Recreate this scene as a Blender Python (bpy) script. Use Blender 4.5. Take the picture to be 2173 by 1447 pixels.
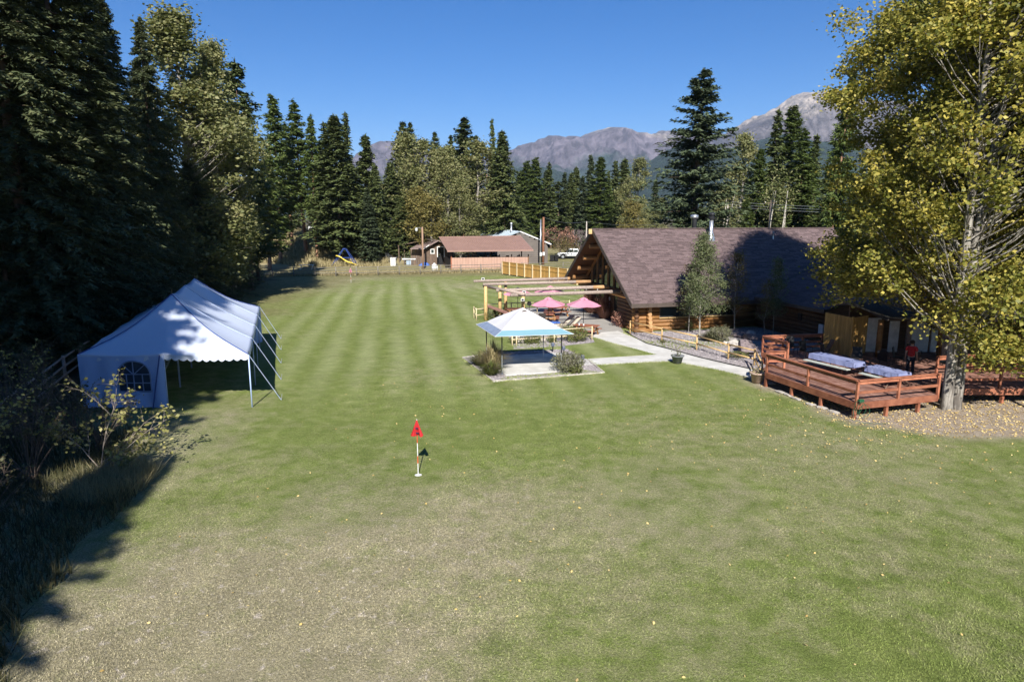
import bpy, math, random
import numpy as np
from mathutils import Vector, Matrix
for o in list(bpy.data.objects): bpy.data.objects.remove(o)
S = bpy.context.scene
COL = S.collection
R = math.radians
# ---------------------------------------------------------------- camera, sky, sun, exposure
F = 1420.0; PITCH = math.atan((723.5-462)/F); CP, SP = math.cos(PITCH), math.sin(PITCH); CH = 8.5
cam = bpy.data.cameras.new('camera'); cam.sensor_width = 36; cam.lens = F*36/2173; cam.clip_end = 40000; cam.clip_start = .2
co = bpy.data.objects.new('camera', cam); COL.objects.link(co); co.location = (0, 0, CH); co.rotation_euler = (math.pi/2-PITCH, 0, 0)
S.camera = co
SUN_EL, SUN_AZ = R(35.5), R(2.5)            # the sun stands behind the camera, a little to the right
w = bpy.data.worlds.new("World"); S.world = w; w.use_nodes = True
nt = w.node_tree; nt.nodes.clear()
sk = nt.nodes.new('ShaderNodeTexSky'); sk.sky_type = 'NISHITA'; sk.sun_disc = False; sk.sun_elevation = SUN_EL; sk.sun_rotation = math.pi-SUN_AZ
sk.altitude = 1400; sk.air_density = 1.0; sk.dust_density = .05; sk.ozone_density = 6.0
bg = nt.nodes.new('ShaderNodeBackground'); bg.inputs[1].default_value = .056
wo = nt.nodes.new('ShaderNodeOutputWorld'); hs = nt.nodes.new('ShaderNodeHueSaturation'); hs.inputs['Saturation'].default_value = 1.32; hs.inputs['Hue'].default_value = .507
nt.links.new(sk.outputs[0], hs.inputs['Color']); nt.links.new(hs.outputs[0], bg.inputs[0]); nt.links.new(bg.outputs[0], wo.inputs[0])
sl = bpy.data.lights.new('sun', 'SUN'); sl.energy = 4.6; sl.angle = R(.53); sl.color = (1, .955, .88)
so = bpy.data.objects.new('sun', sl); COL.objects.link(so)
SV = Vector((math.sin(SUN_AZ)*math.cos(SUN_EL), -math.cos(SUN_AZ)*math.cos(SUN_EL), math.sin(SUN_EL)))
so.rotation_euler = SV.to_track_quat('Z', 'Y').to_euler()
S.view_settings.view_transform = 'Standard'; S.view_settings.look = 'None'; S.view_settings.gamma = 1; S.view_settings.use_curve_mapping = False
S.view_settings.exposure = 1.05
rng = np.random.default_rng(7); random.seed(7)

# ---------------------------------------------------------------- helpers
def at(u, v, z=0.):
    "world x, y of a picture point lying at height z"
    x = (u-1086.5)/F; y = (v-723.5)/F
    d = (x, CP-y*SP, -SP-y*CP); t = (CH-z)/-d[2]
    return (d[0]*t, d[1]*t)
def hz(u, v, Y):
    "world x, z of a picture point lying at distance Y"
    x = (u-1086.5)/F; y = (v-723.5)/F
    d = (x, CP-y*SP, -SP-y*CP); t = Y/d[1]
    return (d[0]*t, CH+d[2]*t)
def sstep(a, b, x):
    t = np.clip((x-a)/(b-a), 0, 1); return t*t*(3-2*t)
def gh(x, y):
    x = np.asarray(x, float); y = np.asarray(y, float)
    h = 1.3*sstep(100, 150, y) + 4.6*np.exp(-((x+42)/26)**2-((y-150)/21)**2) + .4*sstep(-18, -40, x)*sstep(110, 60, y)
    h = h + 5*sstep(1500, 5000, y)
    return h
def gz(x, y): return float(gh(x, y))

def rawmesh(name, V, Fc, mats=(), smooth=False, midx=None, attrs=None):
    V = np.asarray(V, np.float32).reshape(-1, 3); Fc = np.asarray(Fc, np.int32); k = Fc.shape[1]
    me = bpy.data.meshes.new(name); me.vertices.add(len(V)); me.vertices.foreach_set('co', V.ravel())
    me.loops.add(Fc.size); me.loops.foreach_set('vertex_index', Fc.ravel())
    me.polygons.add(len(Fc)); me.polygons.foreach_set('loop_start', np.arange(0, Fc.size, k, dtype=np.int32))
    if smooth: me.polygons.foreach_set('use_smooth', np.ones(len(Fc), bool))
    for m in mats: me.materials.append(m)
    if midx is not None: me.polygons.foreach_set('material_index', np.asarray(midx, np.int32))
    me.update(calc_edges=True)
    if attrs:
        for an, av in attrs.items():
            a = me.attributes.new(an, 'FLOAT', 'POINT'); a.data.foreach_set('value', np.asarray(av, np.float32))
    return me

class MB:
    def __init__(s, off=(0, 0, 0)): s.v = []; s.f = []; s.o = Vector(off)
    def add(s, vs, fs):
        n = len(s.v); s.v += [Vector(p)-s.o for p in vs]; s.f += [tuple(i+n for i in f) for f in fs]; return s
    def quad(s, *p): return s.add(p, [tuple(range(len(p)))])
    def box(s, c, d, rz=0, rx=0):
        x, y, z = [q/2 for q in d]; M = Matrix.Rotation(rz, 3, 'Z') @ Matrix.Rotation(rx, 3, 'X'); c = Vector(c)
        vs = [c+M @ Vector((a*x, b*y, e*z)) for e in (-1, 1) for a, b in ((-1, -1), (1, -1), (1, 1), (-1, 1))]
        return s.add(vs, [(3, 2, 1, 0), (4, 5, 6, 7), (0, 1, 5, 4), (1, 2, 6, 5), (2, 3, 7, 6), (3, 0, 4, 7)])
    def beam(s, a, b, w, h, up=(0, 0, 1)):
        a, b = Vector(a), Vector(b); d = (b-a).normalized(); sd = d.cross(Vector(up))
        if sd.length < 1e-4: sd = d.cross(Vector((1, 0, 0)))
        sd.normalize(); u = sd.cross(d); sd *= w/2; u *= h/2
        vs = [p+q for p in (a, b) for q in (-sd-u, sd-u, sd+u, -sd+u)]
        return s.add(vs, [(3, 2, 1, 0), (4, 5, 6, 7), (0, 1, 5, 4), (1, 2, 6, 5), (2, 3, 7, 6), (3, 0, 4, 7)])
    def tube(s, pts, rad, n=8, cap=True):
        pts = [Vector(p) for p in pts]
        if not hasattr(rad, '__len__'): rad = [rad]*len(pts)
        vs = []; fs = []; prev = None
        for i, p in enumerate(pts):
            d = (pts[min(i+1, len(pts)-1)]-pts[max(i-1, 0)]).normalized()
            if prev is None: a = d.orthogonal().normalized()
            else: a = (prev-d*prev.dot(d)).normalized()
            prev = a; b = d.cross(a)
            for k in range(n):
                t = 2*math.pi*k/n; vs.append(p+(a*math.cos(t)+b*math.sin(t))*rad[i])
        for i in range(len(pts)-1):
            for k in range(n): fs.append((i*n+k, i*n+(k+1) % n, (i+1)*n+(k+1) % n, (i+1)*n+k))
        if cap: fs += [tuple(range(n-1, -1, -1)), tuple(range((len(pts)-1)*n, len(pts)*n))]
        return s.add(vs, fs)
    def lathe(s, c, prof, n=16, cap=True):
        c = Vector(c); vs = []; fs = []
        for r, z in prof:
            for k in range(n): t = 2*math.pi*k/n; vs.append(c+Vector((r*math.cos(t), r*math.sin(t), z)))
        m = len(prof)
        for i in range(m-1):
            for k in range(n): fs.append((i*n+k, i*n+(k+1) % n, (i+1)*n+(k+1) % n, (i+1)*n+k))
        if cap: fs += [tuple(range(n-1, -1, -1)), tuple(range((m-1)*n, m*n))]
        return s.add(vs, fs)
    def prism(s, poly, z0, z1):
        n = len(poly); vs = [(x, y, z0) for x, y in poly]+[(x, y, z1) for x, y in poly]
        return s.add(vs, [tuple(range(n-1, -1, -1)), tuple(range(n, 2*n))]+[(i, (i+1) % n, n+(i+1) % n, n+i) for i in range(n)])
    def extr(s, prof, a, b):
        "profile points (list of 3d at start a) translated to b"
        n = len(prof); a, b = Vector(a), Vector(b); vs = [a+Vector(p) for p in prof]+[b+Vector(p) for p in prof]
        return s.add(vs, [tuple(range(n-1, -1, -1)), tuple(range(n, 2*n))]+[(i, (i+1) % n, n+(i+1) % n, n+i) for i in range(n)])
    def mesh(s, name, m, smooth=False):
        me = bpy.data.meshes.new(name); me.from_pydata([tuple(p) for p in s.v], [], s.f)
        if smooth: me.polygons.foreach_set('use_smooth', [True]*len(me.polygons))
        if m: me.materials.append(m)
        me.update(); return me
    def build(s, name, m, parent=None, smooth=False, kind=None, label=None):
        return link(name, s.mesh(name, m, smooth), parent, kind=kind, label=label)
def link(name, me, parent=None, loc=(0, 0, 0), kind=None, label=None, rot=None):
    o = bpy.data.objects.new(name, me); COL.objects.link(o); o.location = loc
    if rot: o.rotation_euler = rot
    if parent: o.parent = parent
    if kind: o['kind'] = kind
    if label: o['label'] = label
    return o
def thing(name, label, cat, loc=(0, 0, 0), rz=0, group=None):
    o = bpy.data.objects.new(name, None); COL.objects.link(o); o.location = loc; o.rotation_euler = (0, 0, rz); o.empty_display_size = .3
    return tag(o, label, cat, group)
def tag(o, label=None, cat=None, group=None, kind=None):
    if label: o['label'] = label
    if cat: o['category'] = cat
    if group: o['group'] = group
    if kind: o['kind'] = kind
    return o
def dup(r, label, loc, rz=0, sc=1, group=None):
    def cp(o, p):
        c = o.copy(); COL.objects.link(c)
        if p: c.parent = p
        for ch in list(o.children): cp(ch, c)
        return c
    c = cp(r, None); c.location = loc; c.rotation_euler = (0, 0, rz)
    c.scale = (sc, sc, sc) if not hasattr(sc, '__len__') else sc
    c['label'] = label
    if group: c['group'] = group
    return c

def newmat(name):
    m = bpy.data.materials.new(name); m.use_nodes = True; nt = m.node_tree
    return m, nt, nt.nodes['Principled BSDF'], lambda t: nt.nodes.new('ShaderNode'+t)
def mixc(nt, fac, a, b, mode='MIX'):
    n = nt.nodes.new('ShaderNodeMix'); n.data_type = 'RGBA'; n.blend_type = mode
    for i, q in ((0, fac), (6, a), (7, b)):
        if hasattr(q, 'links') or hasattr(q, 'is_linked'): nt.links.new(q, n.inputs[i])
        else: n.inputs[i].default_value = (tuple(q)+(1,))[:4] if i else q
    return n.outputs[2]
def mth(nt, op, a, b=0., c=None):
    n = nt.nodes.new('ShaderNodeMath'); n.operation = op
    for i, q in enumerate((a, b, c)):
        if q is None: continue
        if hasattr(q, 'is_linked'): nt.links.new(q, n.inputs[i])
        else: n.inputs[i].default_value = q
    return n.outputs[0]
def ramp(nt, fac, stops):
    n = nt.nodes.new('ShaderNodeValToRGB'); nt.links.new(fac, n.inputs[0]); e = n.color_ramp.elements
    while len(e) < len(stops): e.new(.5)
    for k, (p, c) in enumerate(stops):
        e[k].position = p; e[k].color = (c, c, c, 1) if not hasattr(c, '__len__') else (tuple(c)+(1,))[:4]
    return n.outputs[0]
def noise(nt, vec, scale, detail=4, rough=.6, dist=0):
    n = nt.nodes.new('ShaderNodeTexNoise'); n.inputs['Scale'].default_value = scale; n.inputs['Detail'].default_value = detail
    n.inputs['Roughness'].default_value = rough; n.inputs['Distortion'].default_value = dist
    if vec: nt.links.new(vec, n.inputs['Vector'])
    return n.outputs['Fac']
MC = {}
def mat(name, c1, c2=None, scale=3, stretch=(1, 1, 1), rough=.8, bump=.0, bscale=None, rnd=.0, isl=.0, metal=0, spec=.3, trans=0, lo=.35, hi=.65, world=False):
    if name in MC: return MC[name]
    m, nt, b, N = newmat(name); MC[name] = m
    tc = N('TexCoord'); mp = N('Mapping'); nt.links.new(tc.outputs['Object'], mp.inputs[0]); mp.inputs['Scale'].default_value = stretch
    vec = mp.outputs[0]
    if world:
        g = N('NewGeometry'); nt.links.new(g.outputs['Position'], mp.inputs[0])
    c2 = c2 or tuple(q*.75 for q in c1)
    f = noise(nt, vec, scale); f = ramp(nt, f, [(lo, 0), (hi, 1)]); col = mixc(nt, f, c1, c2)
    if rnd:
        oi = N('ObjectInfo'); col = mixc(nt, 1.0, col, ramp(nt, oi.outputs['Random'], [(0, 1-rnd), (1, 1+rnd*.6)]), 'MULTIPLY')
    if isl:
        g = N('NewGeometry'); col = mixc(nt, 1.0, col, ramp(nt, g.outputs['Random Per Island'], [(0, 1-isl), (1, 1.0)]), 'MULTIPLY')
    nt.links.new(col, b.inputs['Base Color'])
    b.inputs['Roughness'].default_value = rough; b.inputs['Metallic'].default_value = metal; b.inputs['Specular IOR Level'].default_value = spec
    if bump:
        bn = N('Bump'); bn.inputs['Strength'].default_value = bump; bn.inputs['Distance'].default_value = .03
        nt.links.new(noise(nt, vec, bscale or scale*4, 5), bn.inputs['Height']); nt.links.new(bn.outputs[0], b.inputs['Normal'])
    return m
def leafmat(name, cols, tr=.3, nscale=.35, rough=.55):
    "cols: list of colours picked per leaf, with patches of tone through the crown"
    m, nt, b, N = newmat(name)
    g = N('NewGeometry'); oi = N('ObjectInfo'); tc = N('TexCoord')
    n = noise(nt, tc.outputs['Object'], nscale, 3)
    v = mth(nt, 'ADD', mth(nt, 'MULTIPLY', g.outputs['Random Per Island'], .62), mth(nt, 'MULTIPLY', ramp(nt, n, [(.3, 0), (.7, 1)]), .3))
    v = mth(nt, 'ADD', v, mth(nt, 'MULTIPLY', oi.outputs['Random'], .08))
    k = len(cols)
    col = ramp(nt, v, [(i/(k-1), c) for i, c in enumerate(cols)])
    nt.links.new(col, b.inputs['Base Color']); b.inputs['Roughness'].default_value = rough; b.inputs['Specular IOR Level'].default_value = .25
    if tr:
        t = N('BsdfTranslucent'); nt.links.new(mixc(nt, 1.0, col, (1.0, 1.0, .5), 'MULTIPLY'), t.inputs[0])
        mx = N('MixShader'); mx.inputs[0].default_value = tr; out = nt.nodes['Material Output']
        nt.links.new(b.outputs[0], mx.inputs[1]); nt.links.new(t.outputs[0], mx.inputs[2]); nt.links.new(mx.outputs[0], out.inputs[0])
    return m

# ---------------------------------------------------------------- ground
def vnoise(x, y, s, seed=0):
    "cheap smooth value noise"
    r = np.random.default_rng(seed).random((64, 64)); x = np.asarray(x)/s; y = np.asarray(y)/s
    xi = np.floor(x).astype(int); yi = np.floor(y).astype(int); fx = x-xi; fy = y-yi; fx = fx*fx*(3-2*fx); fy = fy*fy*(3-2*fy)
    a = r[xi % 64, yi % 64]; b = r[(xi+1) % 64, yi % 64]; c = r[xi % 64, (yi+1) % 64]; d = r[(xi+1) % 64, (yi+1) % 64]
    return (a*(1-fx)+b*fx)*(1-fy)+(c*(1-fx)+d*fx)*fy
DIRT = [(12.4, 34.6), (13.2, 31.0), (14.1, 26.9), (16.5, 25.6), (20, 25.0), (30, 25.2), (45, 27), (45, 45), (14, 45)]
def poly_sd(x, y, P):
    "signed distance to polygon, negative inside"
    x = np.asarray(x, float); y = np.asarray(y, float); d = np.full(x.shape, 1e9); ins = np.zeros(x.shape, bool)
    n = len(P)
    for i in range(n):
        ax, ay = P[i]; bx, by = P[(i+1) % n]; ex, ey = bx-ax, by-ay
        t = np.clip(((x-ax)*ex+(y-ay)*ey)/(ex*ex+ey*ey), 0, 1); d = np.minimum(d, np.hypot(x-ax-t*ex, y-ay-t*ey))
        c = ((ay > y) != (by > y)) & (x < ex*(y-ay)/((ey) if ey else 1e-9)+ax); ins ^= c
    return np.where(ins, -d, d)
def masks(x, y):
    n1 = vnoise(x, y, 6, 1); n2 = vnoise(x, y, 2.2, 2)
    dirt = sstep(.5, -.6, poly_sd(x, y, DIRT)+(n2-.5)*1.2)
    dry = 1.05*np.exp(-((x+6.0)/7.2)**2-((y-11.5)/9)**2)+.22*np.exp(-((x-9)/8)**2-((y-17)/7)**2)+.13*sstep(32, 20, y)+.25*np.exp(-((x-15.5)/4)**2-((y-24)/2.5)**2)
    dry = dry+.45*sstep(-9.5, -13, x)*sstep(40, 26, y)+.4*sstep(70, 92, y)+.5*sstep(-19, -26, x)*sstep(60, 85, y)
    dry = np.clip(dry+(n1-.5)*.5+(vnoise(x, y, .9, 12)-.5)*.35, 0, 1)
    wild = sstep(94, 99, y-(x+38)*.22+4)          # rough grass beyond the back fence
    wild = np.maximum(wild, sstep(-20, -25, x+(n2-.5)*4)*.9)
    straw = np.clip(np.exp(-((x+38)/26)**2-((y-134)/19)**2)*1.7+sstep(135, 150, y)*.3, 0, 1)
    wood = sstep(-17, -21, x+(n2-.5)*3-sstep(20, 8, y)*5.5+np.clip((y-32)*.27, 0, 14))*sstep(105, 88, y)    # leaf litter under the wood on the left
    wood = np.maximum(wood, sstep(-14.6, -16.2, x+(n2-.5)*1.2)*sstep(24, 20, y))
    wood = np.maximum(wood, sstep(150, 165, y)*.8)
    stripe = sstep(26, 40, y)*sstep(94, 80, y)*sstep(-20-(y-30)*.15, -12-(y-30)*.15, x)*(.25+.75*vnoise(x, y, 9, 8))*(1-dirt)
    return dict(dirt=dirt, dry=dry, wild=wild, straw=straw, wood=wood, stripe=stripe)
def axis(fine0, fine1, step, far, k=26, lo=None):
    a = np.arange(fine0, fine1+step/2, step); g = np.geomspace(step*2, far, k)
    left = (fine0-g[::-1]) if lo is None else np.linspace(lo, fine0-step, 6)
    return np.concatenate([left, a, fine1+g])
xs = axis(-62, 62, .55, 14000); ys = axis(4, 152, .55, 20000, lo=-60)
X, Y = np.meshgrid(xs, ys, indexing='ij'); nx, ny = X.shape
Z = gh(X, Y)+(vnoise(X, Y, 5, 5)-.5)*.06
idx = np.arange(nx*ny).reshape(nx, ny); q = np.stack([idx[:-1, :-1], idx[1:, :-1], idx[1:, 1:], idx[:-1, 1:]], -1).reshape(-1, 4)
def groundmat(name, tuft=False):
    m, nt, b, N = newmat(name)
    g = N('NewGeometry'); P = g.outputs['Position']
    def A(n): a = N('Attribute'); a.attribute_name = n; return a.outputs['Fac']
    sx = N('SeparateXYZ'); nt.links.new(P, sx.inputs[0])
    nb = noise(nt, P, .25, 5, .6); nm = noise(nt, P, 1.6, 5, .65); nf = noise(nt, P, 14, 4, .7); nff = noise(nt, P, 45, 3, .7)
    green = mixc(nt, ramp(nt, nm, [(.3, 0), (.7, 1)]), (.150, .196, .047), (.232, .268, .082))
    # mowing stripes: two passes at slightly different angles
    wob = mth(nt, 'MULTIPLY', noise(nt, P, .08, 2, .5), 1.3)
    def stripes(ax, ay, per):
        u = mth(nt, 'ADD', mth(nt, 'MULTIPLY', sx.outputs[0], ax), mth(nt, 'MULTIPLY', sx.outputs[1], ay))
        u = mth(nt, 'ADD', u, wob)
        return mth(nt, 'ADD', mth(nt, 'MULTIPLY', mth(nt, 'SINE', mth(nt, 'MULTIPLY', u, 6.283/per)), .5), .5)
    far = mth(nt, 'MULTIPLY', ramp(nt, mth(nt, 'DIVIDE', sx.outputs[1], 100.), [(.6, 0), (.72, 1)]), ramp(nt, mth(nt, 'DIVIDE', mth(nt, 'ADD', sx.outputs[0], 16.), 20.), [(.2, 0), (.8, 1)]))
    st = mth(nt, 'ADD', mth(nt, 'MULTIPLY', stripes(1, .17, 2.1), mth(nt, 'SUBTRACT', 1., far)), mth(nt, 'MULTIPLY', stripes(1, .50, 2.5), far))
    st = mth(nt, 'MULTIPLY', st, A('stripe'))
    green = mixc(nt, mth(nt, 'MULTIPLY', st, mth(nt, 'MULTIPLY', ramp(nt, nm, [(.25, .6), (.7, 1)]), 1.15)), green, (.33, .355, .165))
    dryc = mixc(nt, ramp(nt, nf, [(.35, 0), (.65, 1)]), (.295, .258, .165), (.42, .365, .255))
    dm = mth(nt, 'ADD', A('dry'), mth(nt, 'MULTIPLY', mth(nt, 'SUBTRACT', nm, .5), 1.3))
    dm = mth(nt, 'ADD', dm, mth(nt, 'MULTIPLY', mth(nt, 'SUBTRACT', nf, .5), .9))
    col = mixc(nt, ramp(nt, dm, [(.12, 0), (.95, .88)]), green, dryc)
    # pale thatch flecks where it is driest
    vo = N('TexVoronoi'); vo.inputs['Scale'].default_value = 2.4; nt.links.new(P, vo.inputs['Vector'])
    fl = mth(nt, 'MULTIPLY', ramp(nt, noise(nt, P, 3.2, 7, .75, .5), [(.57, 0), (.64, .9)]), ramp(nt, A('dry'), [(.5, 0), (1, .9)]))
    col = mixc(nt, fl, col, (.54, .48, .41))
    # slight fine mottling by blades
    col = mixc(nt, 1.0, col, ramp(nt, nff, [(.25, .5), (.72, 1.42)]), 'MULTIPLY')
    col = mixc(nt, 1.0, col, ramp(nt, noise(nt, P, 20, 3, .8), [(.34, .66), (.66, 1.32)]), 'MULTIPLY')
    col = mixc(nt, 1.0, col, ramp(nt, noise(nt, P, .7, 4, .7), [(.3, .86), (.7, 1.12)]), 'MULTIPLY')
    wildc = mixc(nt, ramp(nt, nm, [(.3, 0), (.7, 1)]), (.12, .13, .045), (.27, .235, .12))
    col = mixc(nt, A('wild'), col, wildc)
    strawc = mixc(nt, ramp(nt, nm, [(.3, 0), (.7, 1)]), (.50, .41, .25), (.32, .26, .14))
    col = mixc(nt, A('straw'), col, strawc)
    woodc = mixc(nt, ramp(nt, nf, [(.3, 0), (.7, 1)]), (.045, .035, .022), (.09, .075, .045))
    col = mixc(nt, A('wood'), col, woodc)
    dirtc = mixc(nt, ramp(nt, noise(nt, P, 2.5, 6, .7), [(.35, 0), (.65, 1)]), (.30, .235, .165), (.46, .39, .32))
    col = mixc(nt, A('dirt'), col, dirtc)
    nt.links.new(col, b.inputs['Base Color']); b.inputs['Roughness'].default_value = .9; b.inputs['Specular IOR Level'].default_value = .12
    if tuft:
        rnd = g.outputs['Random Per Island']
        nt.links.new(mixc(nt, 1.0, col, ramp(nt, rnd, [(0, .6), (1, 1.5)]), 'MULTIPLY'), b.inputs['Base Color'])
    else:
        bn = N('Bump'); bn.inputs['Strength'].default_value = .9; bn.inputs['Distance'].default_value = .05
        nt.links.new(mth(nt, 'ADD', nff, mth(nt, 'MULTIPLY', nf, 1.2)), bn.inputs['Height']); nt.links.new(bn.outputs[0], b.inputs['Normal'])
    return m
M_ground = groundmat('grass_ground')
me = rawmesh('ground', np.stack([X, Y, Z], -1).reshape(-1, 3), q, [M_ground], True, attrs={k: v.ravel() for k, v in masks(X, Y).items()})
link('ground', me, kind='structure')
# short blades of the mown lawn in the foreground
def blades(name, x, y, h, wd, lean, m, z0=0, kind='stuff', label=None, cat=None, attrs=True, seg=1):
    n = len(x); a = rng.uniform(0, 6.283, n); ln = lean*rng.normal(0, 1, n)
    zz = gh(x, y)+z0-.01
    dx = np.cos(a)*wd/2; dy = np.sin(a)*wd/2; la = rng.uniform(0, 6.283, n)
    tx = x+np.cos(la)*ln*h; ty = y+np.sin(la)*ln*h
    V = np.stack([np.stack([x-dx, y-dy, zz], -1), np.stack([x+dx, y+dy, zz], -1), np.stack([tx, ty, zz+h], -1)], 1).reshape(-1, 3)
    at_ = {k: np.repeat(v, 3) for k, v in masks(x, y).items()} if attrs else None
    me = rawmesh(name, V, np.arange(3*n).reshape(-1, 3), [m], attrs=at_)
    return tag(link(name, me, kind=kind), label, cat)
n = 470000
yy = 9.5+ (rng.random(n)**1.7)*26; xx = rng.uniform(-1, 1, n)*(yy*.8+2)
sd = (poly_sd(xx, yy, DIRT) > 0) & (xx > -17)
for P_ in ([(-3.1, 40.5), (-1, 34.2), (5.2, 36.2), (4.6, 40)],): sd &= poly_sd(xx, yy, P_) > .05
xx, yy = xx[sd], yy[sd]
blades('lawn_grass', xx, yy, rng.uniform(.015, .042, len(xx)), rng.uniform(.008, .02, len(xx)), .9, groundmat('grass_blade', True), label='short mown green and straw coloured lawn grass in the foreground', cat='grass')

# ---------------------------------------------------------------- mountains
def mountain(name, prof, Ydist, depth, label, m, seed, rough):
    "prof: list of (u, v) skyline points of the range at distance Ydist"
    us = np.array([p[0] for p in prof], float); vs = np.array([p[1] for p in prof], float)
    nu, nv = 700, 210
    U = np.linspace(us[0], us[-1], nu); Vv = np.interp(U, us, vs)
    XX = np.array([hz(u, v, Ydist)[0] for u, v in zip(U, Vv)]); ZT = np.array([hz(u, v, Ydist)[1] for u, v in zip(U, Vv)])
    jg = np.random.default_rng(seed).normal(0, 1, nu//4+2); Vv = Vv+np.interp(np.arange(nu)/4, np.arange(len(jg)), jg)*1.1+np.interp(np.arange(nu)/17, np.arange(len(jg)), jg[::-1])*1.6
    ZT = np.array([hz(u, v, Ydist)[1] for u, v in zip(U, Vv)])
    t = np.linspace(0, 1.25, nv)
    Xg = np.repeat(XX[:, None], nv, 1); Tg = np.repeat(t[None], nu, 0)
    Yg = Ydist-depth+Tg*depth
    s = Ydist*.02
    rid = np.zeros_like(Xg); amp = 1.; sc = depth*.30
    for k in range(8):
        nn = vnoise(Xg+1e5+Yg*.25*(k % 2), Yg*.55+1e5, sc, seed+k); rid += amp*(1-np.abs(2*nn-1)); amp *= .55; sc *= .5
    rid = rid/2.1
    prof_t = np.where(Tg <= 1, Tg**1.15, 1-(Tg-1)*1.5)
    H = ZT[:, None]*prof_t*(1+(rid-.55)*rough*np.sin(np.clip(Tg, 0, 1)*np.pi)**.8*1.6)
    H = H+(rid-.55)*ZT[:, None]*.035*np.exp(-((Tg-1)/.05)**2)
    H = np.minimum(H, (ZT[:, None]*Yg/Ydist)*(1+.012*(rid-.55)))
    idx = np.arange(nu*nv).reshape(nu, nv); qq = np.stack([idx[:-1, :-1], idx[1:, :-1], idx[1:, 1:], idx[:-1, 1:]], -1).reshape(-1, 4)
    me = rawmesh(name, np.stack([Xg, Yg, H-3], -1).reshape(-1, 3), qq, [m], True)
    return tag(link(name, me, kind='structure'), label)
def rockmat(name, zf0, zf1, forest, scree, rock, ns):
    m, nt, b, N = newmat(name); g = N('NewGeometry'); P = g.outputs['Position']; sx = N('SeparateXYZ'); nt.links.new(P, sx.inputs[0])
    nA = noise(nt, P, ns, 8, .68); nB = noise(nt, P, ns*6, 5, .7)
    z = mth(nt, 'ADD', mth(nt, 'DIVIDE', mth(nt, 'SUBTRACT', sx.outputs[2], zf0), zf1-zf0), mth(nt, 'MULTIPLY', mth(nt, 'SUBTRACT', nA, .5), 1.6))
    c = ramp(nt, z, [(.1, forest), (.3, scree), (.75, scree), (.98, rock)])
    c = mixc(nt, 1.0, c, ramp(nt, nB, [(.35, .45), (.65, 1.35)]), 'MULTIPLY')
    nt.links.new(c, b.inputs['Base Color']); b.inputs['Roughness'].default_value = .95; b.inputs['Specular IOR Level'].default_value = .05
    bn = N('Bump'); bn.inputs['Strength'].default_value = .8; bn.inputs['Distance'].default_value = 70
    nt.links.new(noise(nt, P, ns*4, 8, .7), bn.inputs['Height']); nt.links.new(bn.outputs[0], b.inputs['Normal'])
    return m
mountain('mountain', [(560, 480), (640, 440), (720, 372), (780, 330), (845, 300), (900, 318), (960, 335), (1020, 338), (1085, 316), (1108, 303), (1130, 300), (1150, 291), (1170, 287), (1200, 288), (1225, 294), (1255, 282), (1275, 275), (1292, 269), (1312, 278), (1340, 283), (1370, 286), (1400, 281), (1430, 279), (1470, 285), (1520, 290), (1560, 300), (1620, 330), (1700, 370), (1800, 430)],
         7600, 3000, 'long grey purple ridge with a pale pointed summit above burnt slopes', rockmat('burnt_slope_rock', 300, 1050, (.035, .055, .045), (.125, .108, .13), (.40, .35, .30), .0011), 11, 1.0)
mountain('mountain', [(1380, 470), (1440, 390), (1490, 330), (1540, 285), (1580, 254), (1620, 240), (1650, 222), (1680, 202), (1705, 195), (1722, 196), (1745, 208), (1790, 214), (1850, 218), (1920, 240), (2000, 236), (2080, 220), (2200, 250), (2350, 300)],
         6200, 2300, 'high bare grey peak rising on the right behind the cottonwood', rockmat('bare_peak_rock', 250, 900, (.035, .055, .045), (.13, .115, .12), (.36, .31, .27), .0014), 31, .9)
hillm = rockmat('forest_slope', 3000, 6000, (.03, .05, .035), (.05, .07, .05), (.1, .1, .1), .004)
mountain('hill', [(900, 462), (980, 440), (1040, 400), (1090, 358), (1130, 352), (1180, 360), (1260, 385), (1300, 410), (1350, 440), (1400, 462)], 4600, 1300, 'dark conifer covered foothill below the left end of the ridge', hillm, 51, .4)
mountain('hill', [(1240, 462), (1300, 410), (1350, 362), (1400, 325), (1450, 300), (1520, 318), (1600, 300), (1660, 285), (1740, 300), (1850, 320), (2000, 330), (2300, 380)], 4000, 1500, 'dark conifer covered foothill in front of the bare grey peak', hillm, 61, .4)
# the air: one closed box of thin haze round everything
hb = MB(); hb.box((0, 8000, 750), (34000, 33000, 1510))
hm = bpy.data.materials.new('haze_air'); hm.use_nodes = True; hn = hm.node_tree; hn.nodes.clear()
pv = hn.nodes.new('ShaderNodeVolumePrincipled'); pv.inputs['Color'].default_value = (.58, .74, 1, 1); pv.inputs['Density'].default_value = 4.3e-5; pv.inputs['Anisotropy'].default_value = .0
ho = hn.nodes.new('ShaderNodeOutputMaterial'); hn.links.new(pv.outputs[0], ho.inputs[1])
hb.build('haze', hm, kind='stuff')
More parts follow.
